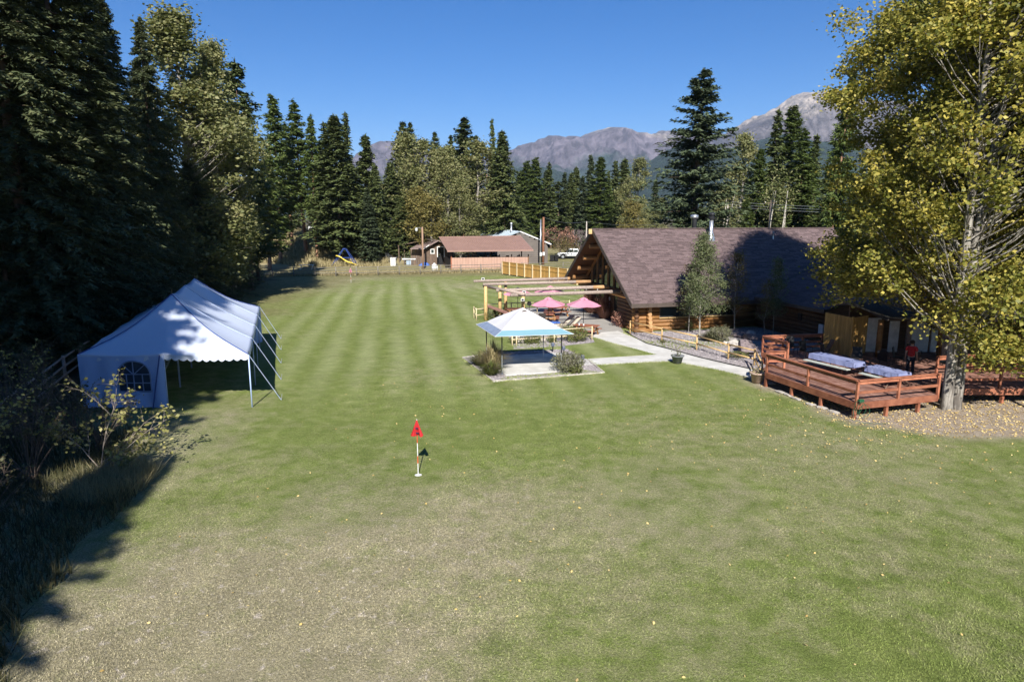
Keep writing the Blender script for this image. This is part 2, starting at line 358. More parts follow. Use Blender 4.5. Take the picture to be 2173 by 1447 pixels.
# ---------------------------------------------------------------- vegetation
SPR = [(.040, .056, .020), (.075, .10, .034), (.115, .137, .048), (.16, .17, .066)]
LM = dict(
 spruce=leafmat('spruce_needles', SPR, 0, .5, .6),
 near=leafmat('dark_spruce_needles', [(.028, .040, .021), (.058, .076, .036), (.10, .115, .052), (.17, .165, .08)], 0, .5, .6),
 blue=leafmat('blue_fir_needles', [(.042, .058, .030), (.072, .096, .048), (.11, .132, .068)], 0, .5, .6),
 larch=leafmat('larch_needles', [(.045, .07, .018), (.08, .115, .03), (.115, .15, .042), (.16, .18, .06)], .15, .3, .6),
 pine=leafmat('pine_needles', [(.035, .055, .02), (.07, .092, .03), (.11, .12, .045)], 0, .4, .6),
 olive=leafmat('olive_leaves', [(.08, .096, .036), (.15, .165, .062), (.235, .23, .10), (.33, .30, .15)], .25, .3),
 gold=leafmat('gold_leaves', [(.09, .09, .03), (.18, .16, .05), (.30, .23, .08)], .25, .4),
 cotton=leafmat('cottonwood_leaves', [(.065, .078, .014), (.13, .145, .026), (.215, .21, .042), (.33, .295, .065), (.50, .41, .09), (.66, .52, .15)], .32, .45, .5),
 aspen=leafmat('aspen_leaves', [(.06, .09, .035), (.11, .14, .06), (.17, .19, .095), (.26, .27, .15)], .3, .5),
 aspen_dry=leafmat('dry_aspen_leaves', [(.09, .09, .03), (.16, .12, .045), (.22, .19, .07)], .3, .5),
 bush=leafmat('yellowing_leaves', [(.13, .15, .045), (.26, .25, .08), (.42, .38, .16), (.55, .47, .22)], .35, .5),
 shrub=leafmat('shrub_leaves', [(.06, .085, .025), (.12, .14, .04), (.22, .21, .07)], .2, 2),
 sage=leafmat('grey_shrub_leaves', [(.09, .10, .055), (.17, .17, .10), (.26, .25, .16)], .2, 2),
 red=leafmat('red_brown_leaves', [(.14, .065, .045), (.28, .13, .095), (.45, .27, .19)], .1, 2),
 weeds=leafmat('dry_weeds', [(.17, .145, .07), (.32, .27, .14), (.50, .42, .25)], .15, 2),
 dkweeds=leafmat('brush_leaves', [(.04, .045, .02), (.08, .08, .035), (.14, .12, .06)], .1, 2))
M_bark = mat('conifer_bark', (.16, .10, .07), (.08, .055, .04), 6, (1, 1, .3), bump=.5)
M_obark = mat('pine_bark', (.30, .17, .10), (.16, .09, .06), 6, (1, 1, .3), bump=.5)
M_gbark = mat('cottonwood_bark', (.34, .315, .275), (.12, .105, .09), 7, (1, 1, .16), bump=1.0, lo=.38, hi=.58)
M_wbark = mat('aspen_bark', (.60, .57, .50), (.28, .26, .22), 6, (.6, .6, 1.5), bump=.3, lo=.3, hi=.48)
M_dead = mat('dead_wood', (.30, .27, .24), (.20, .17, .15), 5, (1, 1, .3), bump=.3)

def tris_from(P, D, Wd, n):   # P base, D tip vector, Wd half width vector
    V = np.stack([P-Wd, P+Wd, P+D], 1).reshape(-1, 3); return V, np.arange(len(V)).reshape(-1, 3)
def conifer(h, r, base, nwh, nb, seg, tl, tw, seed, shape=.85, droop=.25, rise=.1, mult=2, jit=.3, gap=.1, zj=.010):
    g = np.random.default_rng(seed); P = []; D = []; W = []
    B = []
    for i in range(nwh):
        t = (i+g.uniform(-.4, .4))/nwh; t = min(max(t, 0), .995)
        z = h*(base+(1-base)*t); L0 = r*(1-t)**shape*(.55+.45*min(1, t/.12))
        for k in range(nb):
            if g.random() < gap: continue
            B.append((z+g.normal(0, h*zj), g.uniform(0, 6.283), L0*g.uniform(1-jit, 1+jit*.55)+r*.03))
    B = np.array(B); s = np.linspace(.14, 1, seg)[None, :]
    z, az, L = [B[:, i:i+1] for i in range(3)]
    sag = g.uniform(.6, 1.3, z.shape)
    rx = L*s; zz = z+rise*rx-droop*sag*L*s**2+.12*L*np.maximum(s-.7, 0)
    bx = np.cos(az)*rx; by = np.sin(az)*rx; Pt = np.stack([bx, by, zz+0*bx], -1)
    sh = Pt.shape[:2]
    for m in range(mult):
        sgn = 1 if m % 2 else -1
        a2 = az+sgn*g.uniform(.15, 1.25, sh); ln = tl*(1.15-.55*s)*g.uniform(.6, 1.3, sh)*np.clip(L/r+.35, .3, 1)
        d = np.stack([np.cos(a2)*ln, np.sin(a2)*ln, -ln*g.uniform(-.15, .7, sh)], -1)
        a3 = a2+1.57; wv = np.stack([np.cos(a3), np.sin(a3), g.uniform(-1.0, 1.0, sh)], -1)*(tw/2)*g.uniform(.6, 1.3, sh)[..., None]
        P.append((Pt+g.normal(0, tl*.16, Pt.shape)).reshape(-1, 3)); D.append(d.reshape(-1, 3)); W.append(wv.reshape(-1, 3))
    # leader
    q = 14; zt = np.linspace(h*.955, h*1.0, q); P.append(np.stack([0*zt, 0*zt, zt], -1)); a = g.uniform(0, 6.28, q)
    D.append(np.stack([np.cos(a)*tl*.25, np.sin(a)*tl*.25, tl*.5+0*a], -1)); W.append(np.stack([np.sin(a), -np.cos(a), 0*a], -1)*tw*.3)
    return tris_from(np.concatenate(P), np.concatenate(D), np.concatenate(W), 0), B
def conifer_tree(name, h, r, base, mm, bark, tr, **k):
    (V, Fc), B = conifer(h, r, base, **k)
    t = bpy.data.objects.new(name, None); COL.objects.link(t)
    b = MB(); g = random.Random(k['seed'])
    b.tube([(0, 0, -.5), (0, 0, .5), (g.uniform(-.1, .1), g.uniform(-.1, .1), h*.5), (0, 0, h*.99)], [tr*1.25, tr, tr*.6, .02], 8)
    step = max(1, len(B)//70)
    for z, az, L in B[::step]:
        b.tube([(0, 0, z), (math.cos(az)*L*.75, math.sin(az)*L*.75, z-.05*L)], [tr*.16, .01], 4, False)
    if base > .12:                              # dead lower limbs
        for q in range(14):
            z = h*base*g.uniform(.35, 1); a = g.uniform(0, 6.28); L = r*g.uniform(.2, .5)
            b.tube([(0, 0, z), (math.cos(a)*L, math.sin(a)*L, z-.1*L)], [tr*.12, .01], 4, False)
    b.build('trunk', bark, t, True); link('crown', rawmesh('crown', V, Fc, [mm]), t)
    return t
def leaves(P, size, g, flat=.4):
    n = len(P); a = g.normal(0, 1, (n, 3)); a[:, 2] = a[:, 2]*flat-.3; a /= np.linalg.norm(a, axis=1)[:, None]
    c = g.normal(0, 1, (n, 3)); b = np.cross(a, c); b /= np.linalg.norm(b, axis=1)[:, None]+1e-6
    s = size*g.uniform(.6, 1.3, (n, 1)); nrm = np.cross(a, b)
    V = np.stack([P-a*s*.5, P+b*s*.38+nrm*s*.08, P+a*s*.6, P-b*s*.38+nrm*s*.08], 1).reshape(-1, 3)
    return V, np.arange(4*n).reshape(-1, 4)
def broadleaf_tree(name, h, r, base, mm, bark, tr, ncl, npc, size, sig, seed, env=None, stems=1, limb=True, extra=None, lean=.0, shift=0., cut=.55, hier=0, hs=.9):
    g = np.random.default_rng(seed); t = bpy.data.objects.new(name, None); COL.objects.link(t); b = MB()
    env = env or (lambda q: math.sin(math.pi*min(1, q*.93+.07))**.6*(1-.35*q))
    axes = []
    for s_ in range(stems):
        a = g.uniform(0, 6.28) if stems == 1 else math.pi*s_+.35; off = 0 if stems == 1 else tr*1.15
        x0, y0 = math.cos(a)*off, math.sin(a)*off*.6; sp = r*.28*(stems > 1)+lean*h
        pts = [(x0, y0, -.4), (x0*1.0, y0, .3), (x0+math.cos(a)*sp*.3+g.normal(0, .01*h), y0+g.normal(0, .01*h), h*.3), (x0+math.cos(a)*sp*.7+g.normal(0, .02*h), y0+math.sin(a)*sp*.6, h*.62), (x0+math.cos(a)*sp, y0+math.sin(a)*sp, h*.95)]
        axes.append(pts); b.tube(pts, [tr*1.3, tr, tr*.72, tr*.38, .02], 14)
    def axp(k, z):
        p = axes[k]
        for i in range(len(p)-1):
            if p[i+1][2] >= z: q = (z-p[i][2])/(p[i+1][2]-p[i][2]); return Vector(p[i]).lerp(Vector(p[i+1]), q)
        return Vector(p[-1])
    C = []; MJ = [(g.uniform(0, 1)**.9, math.sqrt(g.uniform(.05, 1)), g.uniform(0, 6.283)) for _ in range(hier or 1)]
    for i in range(ncl):
        q = g.uniform(0, 1)**.9; rq = math.sqrt(g.uniform(.05, 1)); a = g.uniform(0, 6.283)
        if hier and g.random() < .88:
            m_ = MJ[i % hier]; q = min(1, max(0, m_[0]+g.normal(0, hs/h))); rq = min(1.08, max(0, m_[1]+g.normal(0, hs/r*.9))); a = m_[2]+g.normal(0, hs/(r*max(m_[1], .25)))
        z = h*(base+(1-base)*q); k = i % stems; R_ = r*env(q); rr = R_*rq
        bend = 1+.22*math.sin(3*a+seed+z*.5)
        c = axp(k, min(z, h*.9))*(.6)+Vector((math.cos(a)*rr*bend, math.sin(a)*rr*bend, 0)); c.z = z; c.x += shift*q
        C.append(c)
        if limb and g.random() < (.6 if z > h*.3 else .3):
            z0 = max(h*base*.75, z-rr*g.uniform(.5, 1.1)-h*.02); p0 = axp(k, z0)
            mid = p0.lerp(c, .5)+Vector((0, 0, -.08*rr)); w0 = tr*.22*(1-q*.6)
            b.tube([p0, mid, c], [w0, w0*.6, .012], 5, False)
            for j in range(2):
                e = c+Vector(g.normal(0, sig*.9, 3)); b.tube([mid.lerp(c, .4), e], [w0*.35, .008], 4, False)
    if extra: C += [Vector(c) for c in extra]
    C = np.array([tuple(c) for c in C]); P = np.repeat(C, npc, 0)
    sg = np.repeat(g.uniform(.55, 1.35, len(C))*sig, npc)[:, None]
    dd = g.normal(0, 1, P.shape)*sg*np.array([1, 1, .72]); P = P+dd; P = P[P[:, 2] > h*base*cut]
    V, Fc = leaves(P, size, g)
    b.build('trunk', bark, t, True); link('crown', rawmesh('crown', V, Fc, [mm]), t)
    return t
PROTO = {}
def proto(k, fn): PROTO[k] = (fn, [None])
SPK = dict(nwh=46, nb=7, seg=9, tl=.95, tw=.5, mult=3)
def mk(k, *a, **kw): PROTO[k] = [a, kw, None]
C_ = conifer_tree; B_ = broadleaf_tree
defs = {
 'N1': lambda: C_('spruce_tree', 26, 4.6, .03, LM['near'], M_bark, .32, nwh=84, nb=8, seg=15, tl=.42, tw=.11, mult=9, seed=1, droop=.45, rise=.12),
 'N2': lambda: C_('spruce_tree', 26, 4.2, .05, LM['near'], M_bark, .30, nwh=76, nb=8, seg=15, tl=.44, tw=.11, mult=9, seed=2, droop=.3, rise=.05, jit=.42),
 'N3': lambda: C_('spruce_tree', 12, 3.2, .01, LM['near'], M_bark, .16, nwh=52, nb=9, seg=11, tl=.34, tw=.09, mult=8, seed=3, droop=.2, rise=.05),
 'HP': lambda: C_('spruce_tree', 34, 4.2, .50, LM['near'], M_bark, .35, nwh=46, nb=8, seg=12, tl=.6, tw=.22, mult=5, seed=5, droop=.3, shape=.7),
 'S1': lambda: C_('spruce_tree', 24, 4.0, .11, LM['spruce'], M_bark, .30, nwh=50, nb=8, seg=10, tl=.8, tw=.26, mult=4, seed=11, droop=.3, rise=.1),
 'S2': lambda: C_('spruce_tree', 24, 3.4, .10, LM['spruce'], M_bark, .28, nwh=46, nb=8, seg=9, tl=.95, tw=.34, mult=3, seed=12, droop=.35, jit=.45),
 'S3': lambda: C_('spruce_tree', 24, 4.2, .14, LM['pine'], M_bark, .3, nwh=40, nb=6, seg=10, tl=.8, tw=.26, mult=5, seed=18, droop=.15, rise=.12, shape=.6, jit=.6, gap=.25, zj=.02),
 'F1': lambda: C_('fir_tree', 22, 2.5, .05, LM['blue'], M_bark, .22, nwh=48, nb=7, seg=8, tl=.8, tw=.32, mult=3, seed=13, droop=.15, jit=.35),
 'F2': lambda: C_('fir_tree', 22, 2.0, .08, LM['spruce'], M_bark, .2, nwh=44, nb=6, seg=7, tl=.8, tw=.32, mult=3, seed=14, droop=.25, jit=.5, gap=.2),
 'L1': lambda: C_('larch_tree', 27, 3.0, .16, LM['larch'], M_obark, .3, nwh=52, nb=7, seg=9, tl=.8, tw=.24, mult=4, seed=15, droop=.1, rise=.15, shape=.6, jit=.45, gap=.15),
 'L2': lambda: C_('larch_tree', 27, 2.6, .30, LM['larch'], M_obark, .3, nwh=46, nb=7, seg=8, tl=.8, tw=.24, mult=4, seed=16, droop=.2, rise=.2, shape=.65, jit=.45, gap=.15),
 'P1': lambda: C_('pine_tree', 26, 3.4, .22, LM['pine'], M_obark, .3, nwh=34, nb=7, seg=7, tl=.9, tw=.34, mult=5, seed=17, droop=-.05, rise=.25, shape=.7, jit=.4, gap=.2),
 'B1': lambda: C_('spruce_tree', 27, 6.0, .05, LM['blue'], M_bark, .42, nwh=40, nb=9, seg=12, tl=.75, tw=.24, mult=6, seed=21, droop=.12, rise=.25, shape=.68, jit=.5, gap=.15),
 'C1': lambda: B_('cottonwood_tree', 22, 4.6, .12, LM['olive'], M_gbark, .35, 150, 75, .34, .6, 31, hier=26, hs=.9),
 'C2': lambda: B_('cottonwood_tree', 22, 5.2, .10, LM['olive'], M_gbark, .35, 150, 75, .34, .6, 32, hier=26, hs=1.0),
 'C3': lambda: B_('cottonwood_tree', 16, 3.4, .06, LM['gold'], M_gbark, .25, 80, 80, .32, .7, 33),
 'CN': lambda: B_('cottonwood_tree', 24, 4.2, .10, LM['olive'], M_gbark, .4, 300, 110, .24, .5, 34, hier=42, hs=.9),
}
PR = {}
def plant(k, label, x, y, h, wf=1., rz=None, group=None, z=None):
    base_h = dict(HP=34, S3=24, N1=26, N2=26, N3=12, S1=24, S2=24, F1=22, F2=22, L1=27, L2=27, P1=26, B1=27, C1=22, C2=22, C3=16, CN=24)[k]
    if k == 'S1' and random.random() < .35: k = 'S3'
    if k == 'S2' and random.random() < .35: k = 'S3'
    wf *= random.uniform(.86, 1.2)
    z = gz(x, y) if z is None else z; s = h/base_h
    rz = random.uniform(0, 6.28) if rz is None else rz
    if k not in PR:
        o = defs[k](); PR[k] = o
        o['category'] = 'tree'; o.location = (x, y, z); o.rotation_euler = (0, 0, rz); o.scale = (s*wf, s*wf, s); o['label'] = label
        if group: o['group'] = group
    else: o = dup(PR[k], label, (x, y, z), rz, (s*wf, s*wf, s), group)
    o.rotation_euler = (random.gauss(0, .018), random.gauss(0, .018), rz); return o
def plant_px(k, label, u, vt, Y, wf=1., group=None):
    x, z = hz(u, vt, Y); g = gz(x, Y); return plant(k, label, x, Y, z-g, wf, group=group)
GL, GB, GR, GC = 'tall dark conifers of the wood on the left', 'trees along the back of the lawn', 'trees beyond the lodge on the right', 'belt of conifers beyond the pale grey roof'
# the wood on the left
for a in [
 ('N1', 'huge dark spruce filling the upper left corner of the view', -70, -480, 38, 1.1), ('N2', 'towering dark spruce just right of the corner spruce, top out of frame', 50, -300, 41, 1.15),
 ('N1', 'towering dark spruce whose right edge meets the sky at the frame top', 150, -130, 45, 1.2), ('N2', 'dark spruce behind the left end of the white tent, top just cut off', 215, -15, 51, 1.2),
 ('N1', 'narrow dark spruce with a spiky leader left of the pale olive cottonwood', 290, 38, 58, .9), ('CN', 'tall pale olive cottonwood rising above the white tent', 372, 40, 64, 1.15),
 ('CN', 'second olive cottonwood touching the right flank of the tallest one', 432, 100, 69, 1.05), ('S1', 'dark spruce with a knobbly top at the right edge of the left wood', 500, 132, 78, 1.0),
 ('S2', 'slim dark spruce behind the knobbly topped one', 522, 205, 86, .9), ('CN', 'yellowing cottonwood low in front of the knobbly topped spruce', 470, 262, 72, 1.05),
 ('N3', 'broad young spruce in deep shade behind the tent peak', 400, 340, 64, 1.1), ('N3', 'shaded young spruce left of the tent peak', 310, 330, 56, 1.2), ('N3', 'shaded young spruce near the back corner of the lawn', 468, 410, 73, 1.3),
 ('N3', 'small shaded spruce at the left end of the back fence', 505, 455, 84, 1.3), ('N2', 'shaded spruce of middle height left of the tent', 75, 250, 41, 1.3), ('N1', 'shaded spruce of middle height behind the tent', 215, 240, 52, 1.3),
 ('N3', 'low dark spruce at the left frame edge', -20, 400, 36, 1.3), ('N3', 'low dark spruce behind the pole rail beside the tent', 240, 400, 52, 1.4), ('N2', 'deep wood spruce in the second row behind the corner', 20, -100, 54, 1.3), ('N1', 'deep wood spruce in the second row behind the tent', 290, 130, 70, 1.2),
 ('N2', 'deep wood spruce far back behind the olive cottonwoods', 425, 160, 84, 1.3), ('N3', 'low dark spruce left of the tent corner, beyond the old rail', 120, 430, 40, 1.3), ('N3', 'dark young spruce between the tent and the left frame edge', 60, 380, 44, 1.3)]:
    plant_px(*a[:5], a[5], GL)
for i, (x, y, h, k) in enumerate([(-11.4, -4.5, 20, 'N1'), (-11.2, -9.5, 23, 'N2'), (-11.4, -14, 26, 'N1'), (-11.2, -19.5, 29, 'N2'), (-15.5, -1, 20, 'N2'), (-21, 10, 33, 'HP'), (-20, 2.5, 35, 'HP'), (-16.6, -3, 36, 'HP'), (-24, 3, 36, 'HP'), (-17.5, -14, 36, 'N1'), (-27, 6, 34, 'N1'), (-12.5, -27, 33, 'N2'), (-26, 20, 27, 'N1')]):
    plant(k, 'tall dark spruce of the wood edge beyond the left of the frame', x, y, h, 1.25, group='spruces of the wood edge outside the frame')
# the back of the lawn
for a in [
 ('L1', 'tall light green larch first right of the left wood', 574, 203, 118, 1.0), ('L1', 'shorter yellowish larch in front of the tall light green larch', 556, 320, 108, 1.1), ('L2', 'pale larch between the light green larch and the bare trunked pair', 605, 262, 132, 1.0),
 ('L2', 'left one of the two larches with long bare orange trunks on the knoll', 632, 217, 126, 1.0), ('L2', 'right one of the two larches with long bare orange trunks on the knoll', 657, 245, 121, .8), ('F1', 'slim fir just right of the bare trunked larches', 677, 298, 128, 1.0),
 ('F2', 'narrow fir leaning on the left side of the widest spruce', 695, 262, 130, 1.1), ('S1', 'widest dark green spruce on the knoll behind the swing set', 712, 245, 119, 1.15), ('F2', 'thin spire right behind the widest spruce', 728, 240, 127, 1.0),
 ('S2', 'tapering spruce standing by itself against the sky left of the first mountain slope', 764, 284, 124, .95), ('S2', 'small spruce right behind the dead snag', 794, 350, 121, 1.0), ('F1', 'short fir in the gap left of the dead snag', 778, 400, 116, 1.3),
 ('S1', 'dark spruce at the left foot of the olive cottonwoods', 832, 345, 128, 1.2), ('S1', 'dark spruce low behind the snag and wire pen', 850, 420, 122, 1.3), ('P1', 'left top of the twin pines above the olive cottonwoods', 848, 262, 150, 1.0), ('P1', 'right top of the twin pines above the olive cottonwoods', 864, 262, 152, .8),
 ('C1', 'olive cottonwood with a bare white limb below the twin pines', 853, 290, 130, 1.0), ('C2', 'olive cottonwood second from the twin pines', 900, 305, 132, .95), ('C3', 'golden cottonwood leaning out over the old shed', 893, 400, 122, 1.1), ('C2', 'broad dull olive cottonwood behind the brown carport roof', 948, 318, 126, 1.05),
 ('C1', 'rounded olive cottonwood left of the tall spire spruce', 1003, 306, 130, 1.05), ('C1', 'lower tangled cottonwood over the carport roof ridge', 975, 385, 121, 1.15), ('C3', 'yellow touched cottonwood low beside the light pole', 915, 420, 119, 1.1), ('P1', 'small dark pine top just left of the tall pyramidal pine', 928, 283, 150, .7),
 ('P1', 'tall pyramidal pine peeping over the olive cottonwoods', 980, 252, 146, 1.1), ('P1', 'narrow pine top touching the left of the tall pyramidal pine', 956, 289, 150, .7), ('P1', 'small pine top just right of the tall pyramidal pine', 1014, 290, 152, .7), ('S1', 'dark spruce behind the pale grey roof with a full base', 1070, 278, 128, .95),
 ('F2', 'needle thin spire beside the full based dark spruce', 1048, 255, 136, .6), ('S2', 'low dark spruce filling behind the thin utility pole', 1042, 385, 134, 1.2)]:
    plant_px(*a[:5], a[5]*1.28, GB)
# belt beyond the pale roof
fr = [('L1', 1117, 343, 'larch green spire first in the belt right of the dark full spruce'), ('L1', 1137, 336, 'taller light green spire second in the belt'), ('S2', 1101, 363, 'dark short tree starting the belt at its left end'), ('F1', 1157, 362, 'bluish fir third from the left of the belt'), ('F2', 1171, 345, 'thin dark spire above the fruit tree'),
 ('F1', 1197, 366, 'low fir left of the middle of the belt'), ('S2', 1211, 366, 'low dark fir at the middle of the belt'), ('S2', 1224, 354, 'pointed fir right of the low middle pair'), ('F1', 1240, 374, 'lowest fir of the belt'), ('F1', 1255, 330, 'bluish tallest fir of the belt'), ('L1', 1277, 335, 'green spire touching the bluish tallest fir'),
 ('F2', 1291, 364, 'slim dark fir between two taller spires'), ('F2', 1305, 343, 'dark spire left of the last fir of the belt'), ('S2', 1322, 337, 'dark fir beside the yellow green cottonwood'), ('S2', 1185, 385, 'short fir behind the garden pole'), ('F1', 1268, 385, 'short fir in front of the tallest pair'), ('S1', 1140, 400, 'bushy short spruce behind the utility poles'), ('F1', 1390, 380, 'lone fir between the yellow green cottonwood and the great spruce')]
for k, u, v, l in fr: plant_px(k, l, u, v, 168+(0)+random.uniform(-8, 8), 1.4, GC)
for a in [
 ('C1', 'yellow green cottonwood in the belt left of the great spruce', 1356, 343, 150, .9), ('C3', 'low yellow green bush tree before the cottonwood', 1345, 425, 138, 1.2), ('C1', 'low grey green tree left of the great spruce foot', 1402, 425, 125, 1.0), ('B1', 'great dark spruce standing behind the lodge ridge', 1486, 152, 86, 1.0),
 ('C1', 'thin grey olive tree right behind the great spruce', 1575, 293, 112, .75), ('C2', 'low dull olive tree at the right foot of the great spruce', 1545, 395, 104, .9), ('L1', 'light larch right of the grey olive tree', 1612, 318, 110, .9), ('F2', 'dark narrow fir in front of the bare peak', 1650, 234, 112, 1.0), ('L1', 'tall green larch right beside the dark narrow fir', 1684, 228, 116, 1.1),
 ('L2', 'green larch with pale stem third in the larch group', 1712, 275, 110, 1.0), ('F2', 'dark ragged fir by the tip of the cottonwood limb', 1737, 288, 118, 1.2), ('L2', 'larch on a bare orange trunk above the lodge roof end', 1787, 143, 78, .62), ('S2', 'dark spruce behind the orange trunk', 1762, 345, 100, 1.2), ('S1', 'dark spruce low behind the lodge roof end', 1822, 380, 80, 1.3),
 ('S1', 'dark spruce seen through the cottonwood above the wing', 1890, 250, 76, 1.1), ('S2', 'dark spruce deep behind the cottonwood crown', 1985, 200, 78, 1.3), ('S1', 'dark spruce deep behind the cottonwood at the right frame edge', 2090, 220, 74, 1.3), ('S2', 'dark spruce at the extreme right behind the cottonwood', 2185, 180, 76, 1.3), ('S1', 'shaded spruce low between the wing roof and the cottonwood', 1930, 400, 70, 1.4),
 ('F1', 'short fir right of the chimney pipes', 1535, 440, 98, 1.2), ('L1', 'low larch left of the wires', 1590, 420, 95, 1.0), ('S2', 'low spruce behind the roof vent', 1640, 400, 104, 1.2), ('S2', 'dim spruce behind the larch group', 1700, 380, 122, 1.3)]:
    plant_px(*a[:5], a[5]*1.3, GR)
# far wood that reads as one mass
g = np.random.default_rng(77); VV = []; n0 = 0
for i in range(190):
    (V, _), _b = conifer(1, .13, .04, nwh=16, nb=5, seg=4, tl=.075, tw=.045, mult=2, seed=100+i % 9, droop=.2)
    Y0 = g.uniform(175, 235); X0 = g.uniform(-155, 170); hh = g.uniform(9, 14.5)
    VV.append(V*[hh*1.3, hh*1.3, hh]+[X0, Y0, gz(X0, Y0)])
V = np.concatenate(VV); tag(link('far_woodland', rawmesh('far_woodland', V, np.arange(len(V)).reshape(-1, 3), [LM['spruce']]), kind='stuff'), 'dark far conifer wood closing the gaps between the nearer trees', 'woodland')
# dead snag with two stems
def snag(x, y, h, label):
    t = thing('dead_tree', label, 'tree', (x, y, gz(x, y))); b = MB(); g = random.Random(5)
    b.tube([(0, 0, -.3), (.05, 0, h*.3), (-.1, 0, h*.7), (-.15, 0, h)], [.38, .3, .17, .03], 8); b.tube([(.05, 0, h*.28), (.55, .1, h*.6), (.5, 0, h*.9)], [.18, .12, .03], 6)
    b.build('trunk', M_dead, t, True); c = MB()
    for i in range(60):
        z = h*g.uniform(.14, .48); a = g.uniform(0, 6.28); L = g.uniform(1.2, 3.4)*(1-abs(z/h-.28)*1.5)
        c.tube([(0, 0, z), (math.cos(a)*L*.5, math.sin(a)*L*.5, z+.25*L), (math.cos(a)*L, math.sin(a)*L, z-.15*L)], [.05, .035, .01], 4, False)
    for i in range(30):
        z = h*g.uniform(.5, .95); a = g.uniform(0, 6.28); L = g.uniform(.3, .9); c.tube([(0, 0, z), (math.cos(a)*L, math.sin(a)*L, z-.1)], [.03, .01], 4, False)
    c.build('bare_branches', M_dead, t)
x, y = at(803, 546, 1.35); snag(x, y, 13.5, 'bare grey dead tree with drooping branches beyond the back fence')
# the two big cottonwoods on the right
cott = B_('cottonwood_tree', 25, 4.3, .17, LM['cotton'], M_gbark, .235, 760, 130, .17, .42, 41, hier=85, hs=.75, stems=2, shift=3.2, cut=.46,
          env=lambda q: (.62+.38*math.sin(math.pi*min(1, q*1.15))**.7)*(1-.45*max(0, q-.55)/.45),
          extra=[(.2+.55*i, -1.9+.6*math.sin(i*2.1), 3.0+.5*math.sin(i*1.7)+.04*i) for i in range(16)]+[(1.0+.4*i, -1.3+.6*math.sin(i*2.7), 2.75+.35*math.sin(i*2.2)) for i in range(17)]+[(-.9+.3*i, -1.3, 4.0-.35*i+.5*(i % 2)) for i in range(7)])
cott.location = (19.9, 29.3, 0); tag(cott, 'big two stemmed cottonwood with yellow green leaves growing against the deck', 'tree')
cottb = B_('cottonwood_tree', 22.5, 6.3, .18, LM['cotton'], M_gbark, .34, 1050, 150, .17, .42, 42, hier=115, hs=.8, stems=1, cut=.8, shift=.4,
          env=lambda q: (.78+.22*math.sin(math.pi*min(1, q*1.15))**.7)*(1-.25*max(0, q-.6)/.4),
          extra=[(-5.8+.5*i*math.cos(i*1.7), .8*math.sin(i*2.3), 5.0+.42*i) for i in range(6)]+[(-7.4+.4*i, .5*math.sin(i*2), 14.6+.12*i-.3*(i % 3)) for i in range(10)]+[(-6.4+.45*i, -1+.6*math.sin(i*2), 4.6+.12*i) for i in range(9)]+[(-5.2-1.1*math.sin(i*1.3)-.5*math.sin(i*.37), 2.0*math.sin(i*2.1), 5.2+.24*i) for i in range(58)])
cottb.location = (23.6, 35.4, 0); tag(cottb, 'yellow green cottonwood rising behind the deck, its limbs reaching over the lodge', 'tree')
cott2 = dup(cott, 'third big yellow green cottonwood filling the right frame edge', (27.0, 28.6, 0), 2.2, (1.15, 1.15, 1.05))
# young aspens in the gravel bed
def aspen(name, h, r, base, ncl, npc, seed, mm, wb=M_wbark, tr=.06, size=.10, sig=.24, stems=1):
    return B_(name, h, r, base, LM[mm], wb, tr, ncl, npc, size, sig, seed, stems=stems, env=lambda q: math.sin(math.pi*min(1, q*.8+.2))**.8*(1-.55*q))
def put(o, label, x, y, z=0, cat='tree', group=None):
    o.location = (x, y, z); return tag(o, label, cat, group)
GA = 'young aspens in the gravel bed by the lodge'
put(aspen('aspen_tree', 7.3, 1.75, .22, 190, 75, 51, 'aspen'), 'largest young aspen with a full grey green crown in the gravel bed', *at(1484, 713), group=GA)
put(aspen('aspen_tree', 4.9, 1.1, .30, 50, 45, 52, 'aspen_dry', tr=.045), 'small reddish aspen just left of the largest one', *at(1461, 704), group=GA)
put(aspen('aspen_tree', 6.0, 1.05, .25, 65, 45, 53, 'aspen_dry', tr=.055), 'thin yellow brown aspen in front of the inner corner of the lodge', *at(1558, 700), group=GA)
put(aspen('aspen_tree', 5.6, .75, .26, 70, 50, 54, 'aspen', tr=.04), 'slender green aspen by the shaded log wall', *at(1640, 713), group=GA)
put(aspen('aspen_tree', 3.9, .6, .3, 26, 30, 55, 'aspen_dry', tr=.035), 'spindly nearly bare aspen left of the slender green one', *at(1622, 714), group=GA)
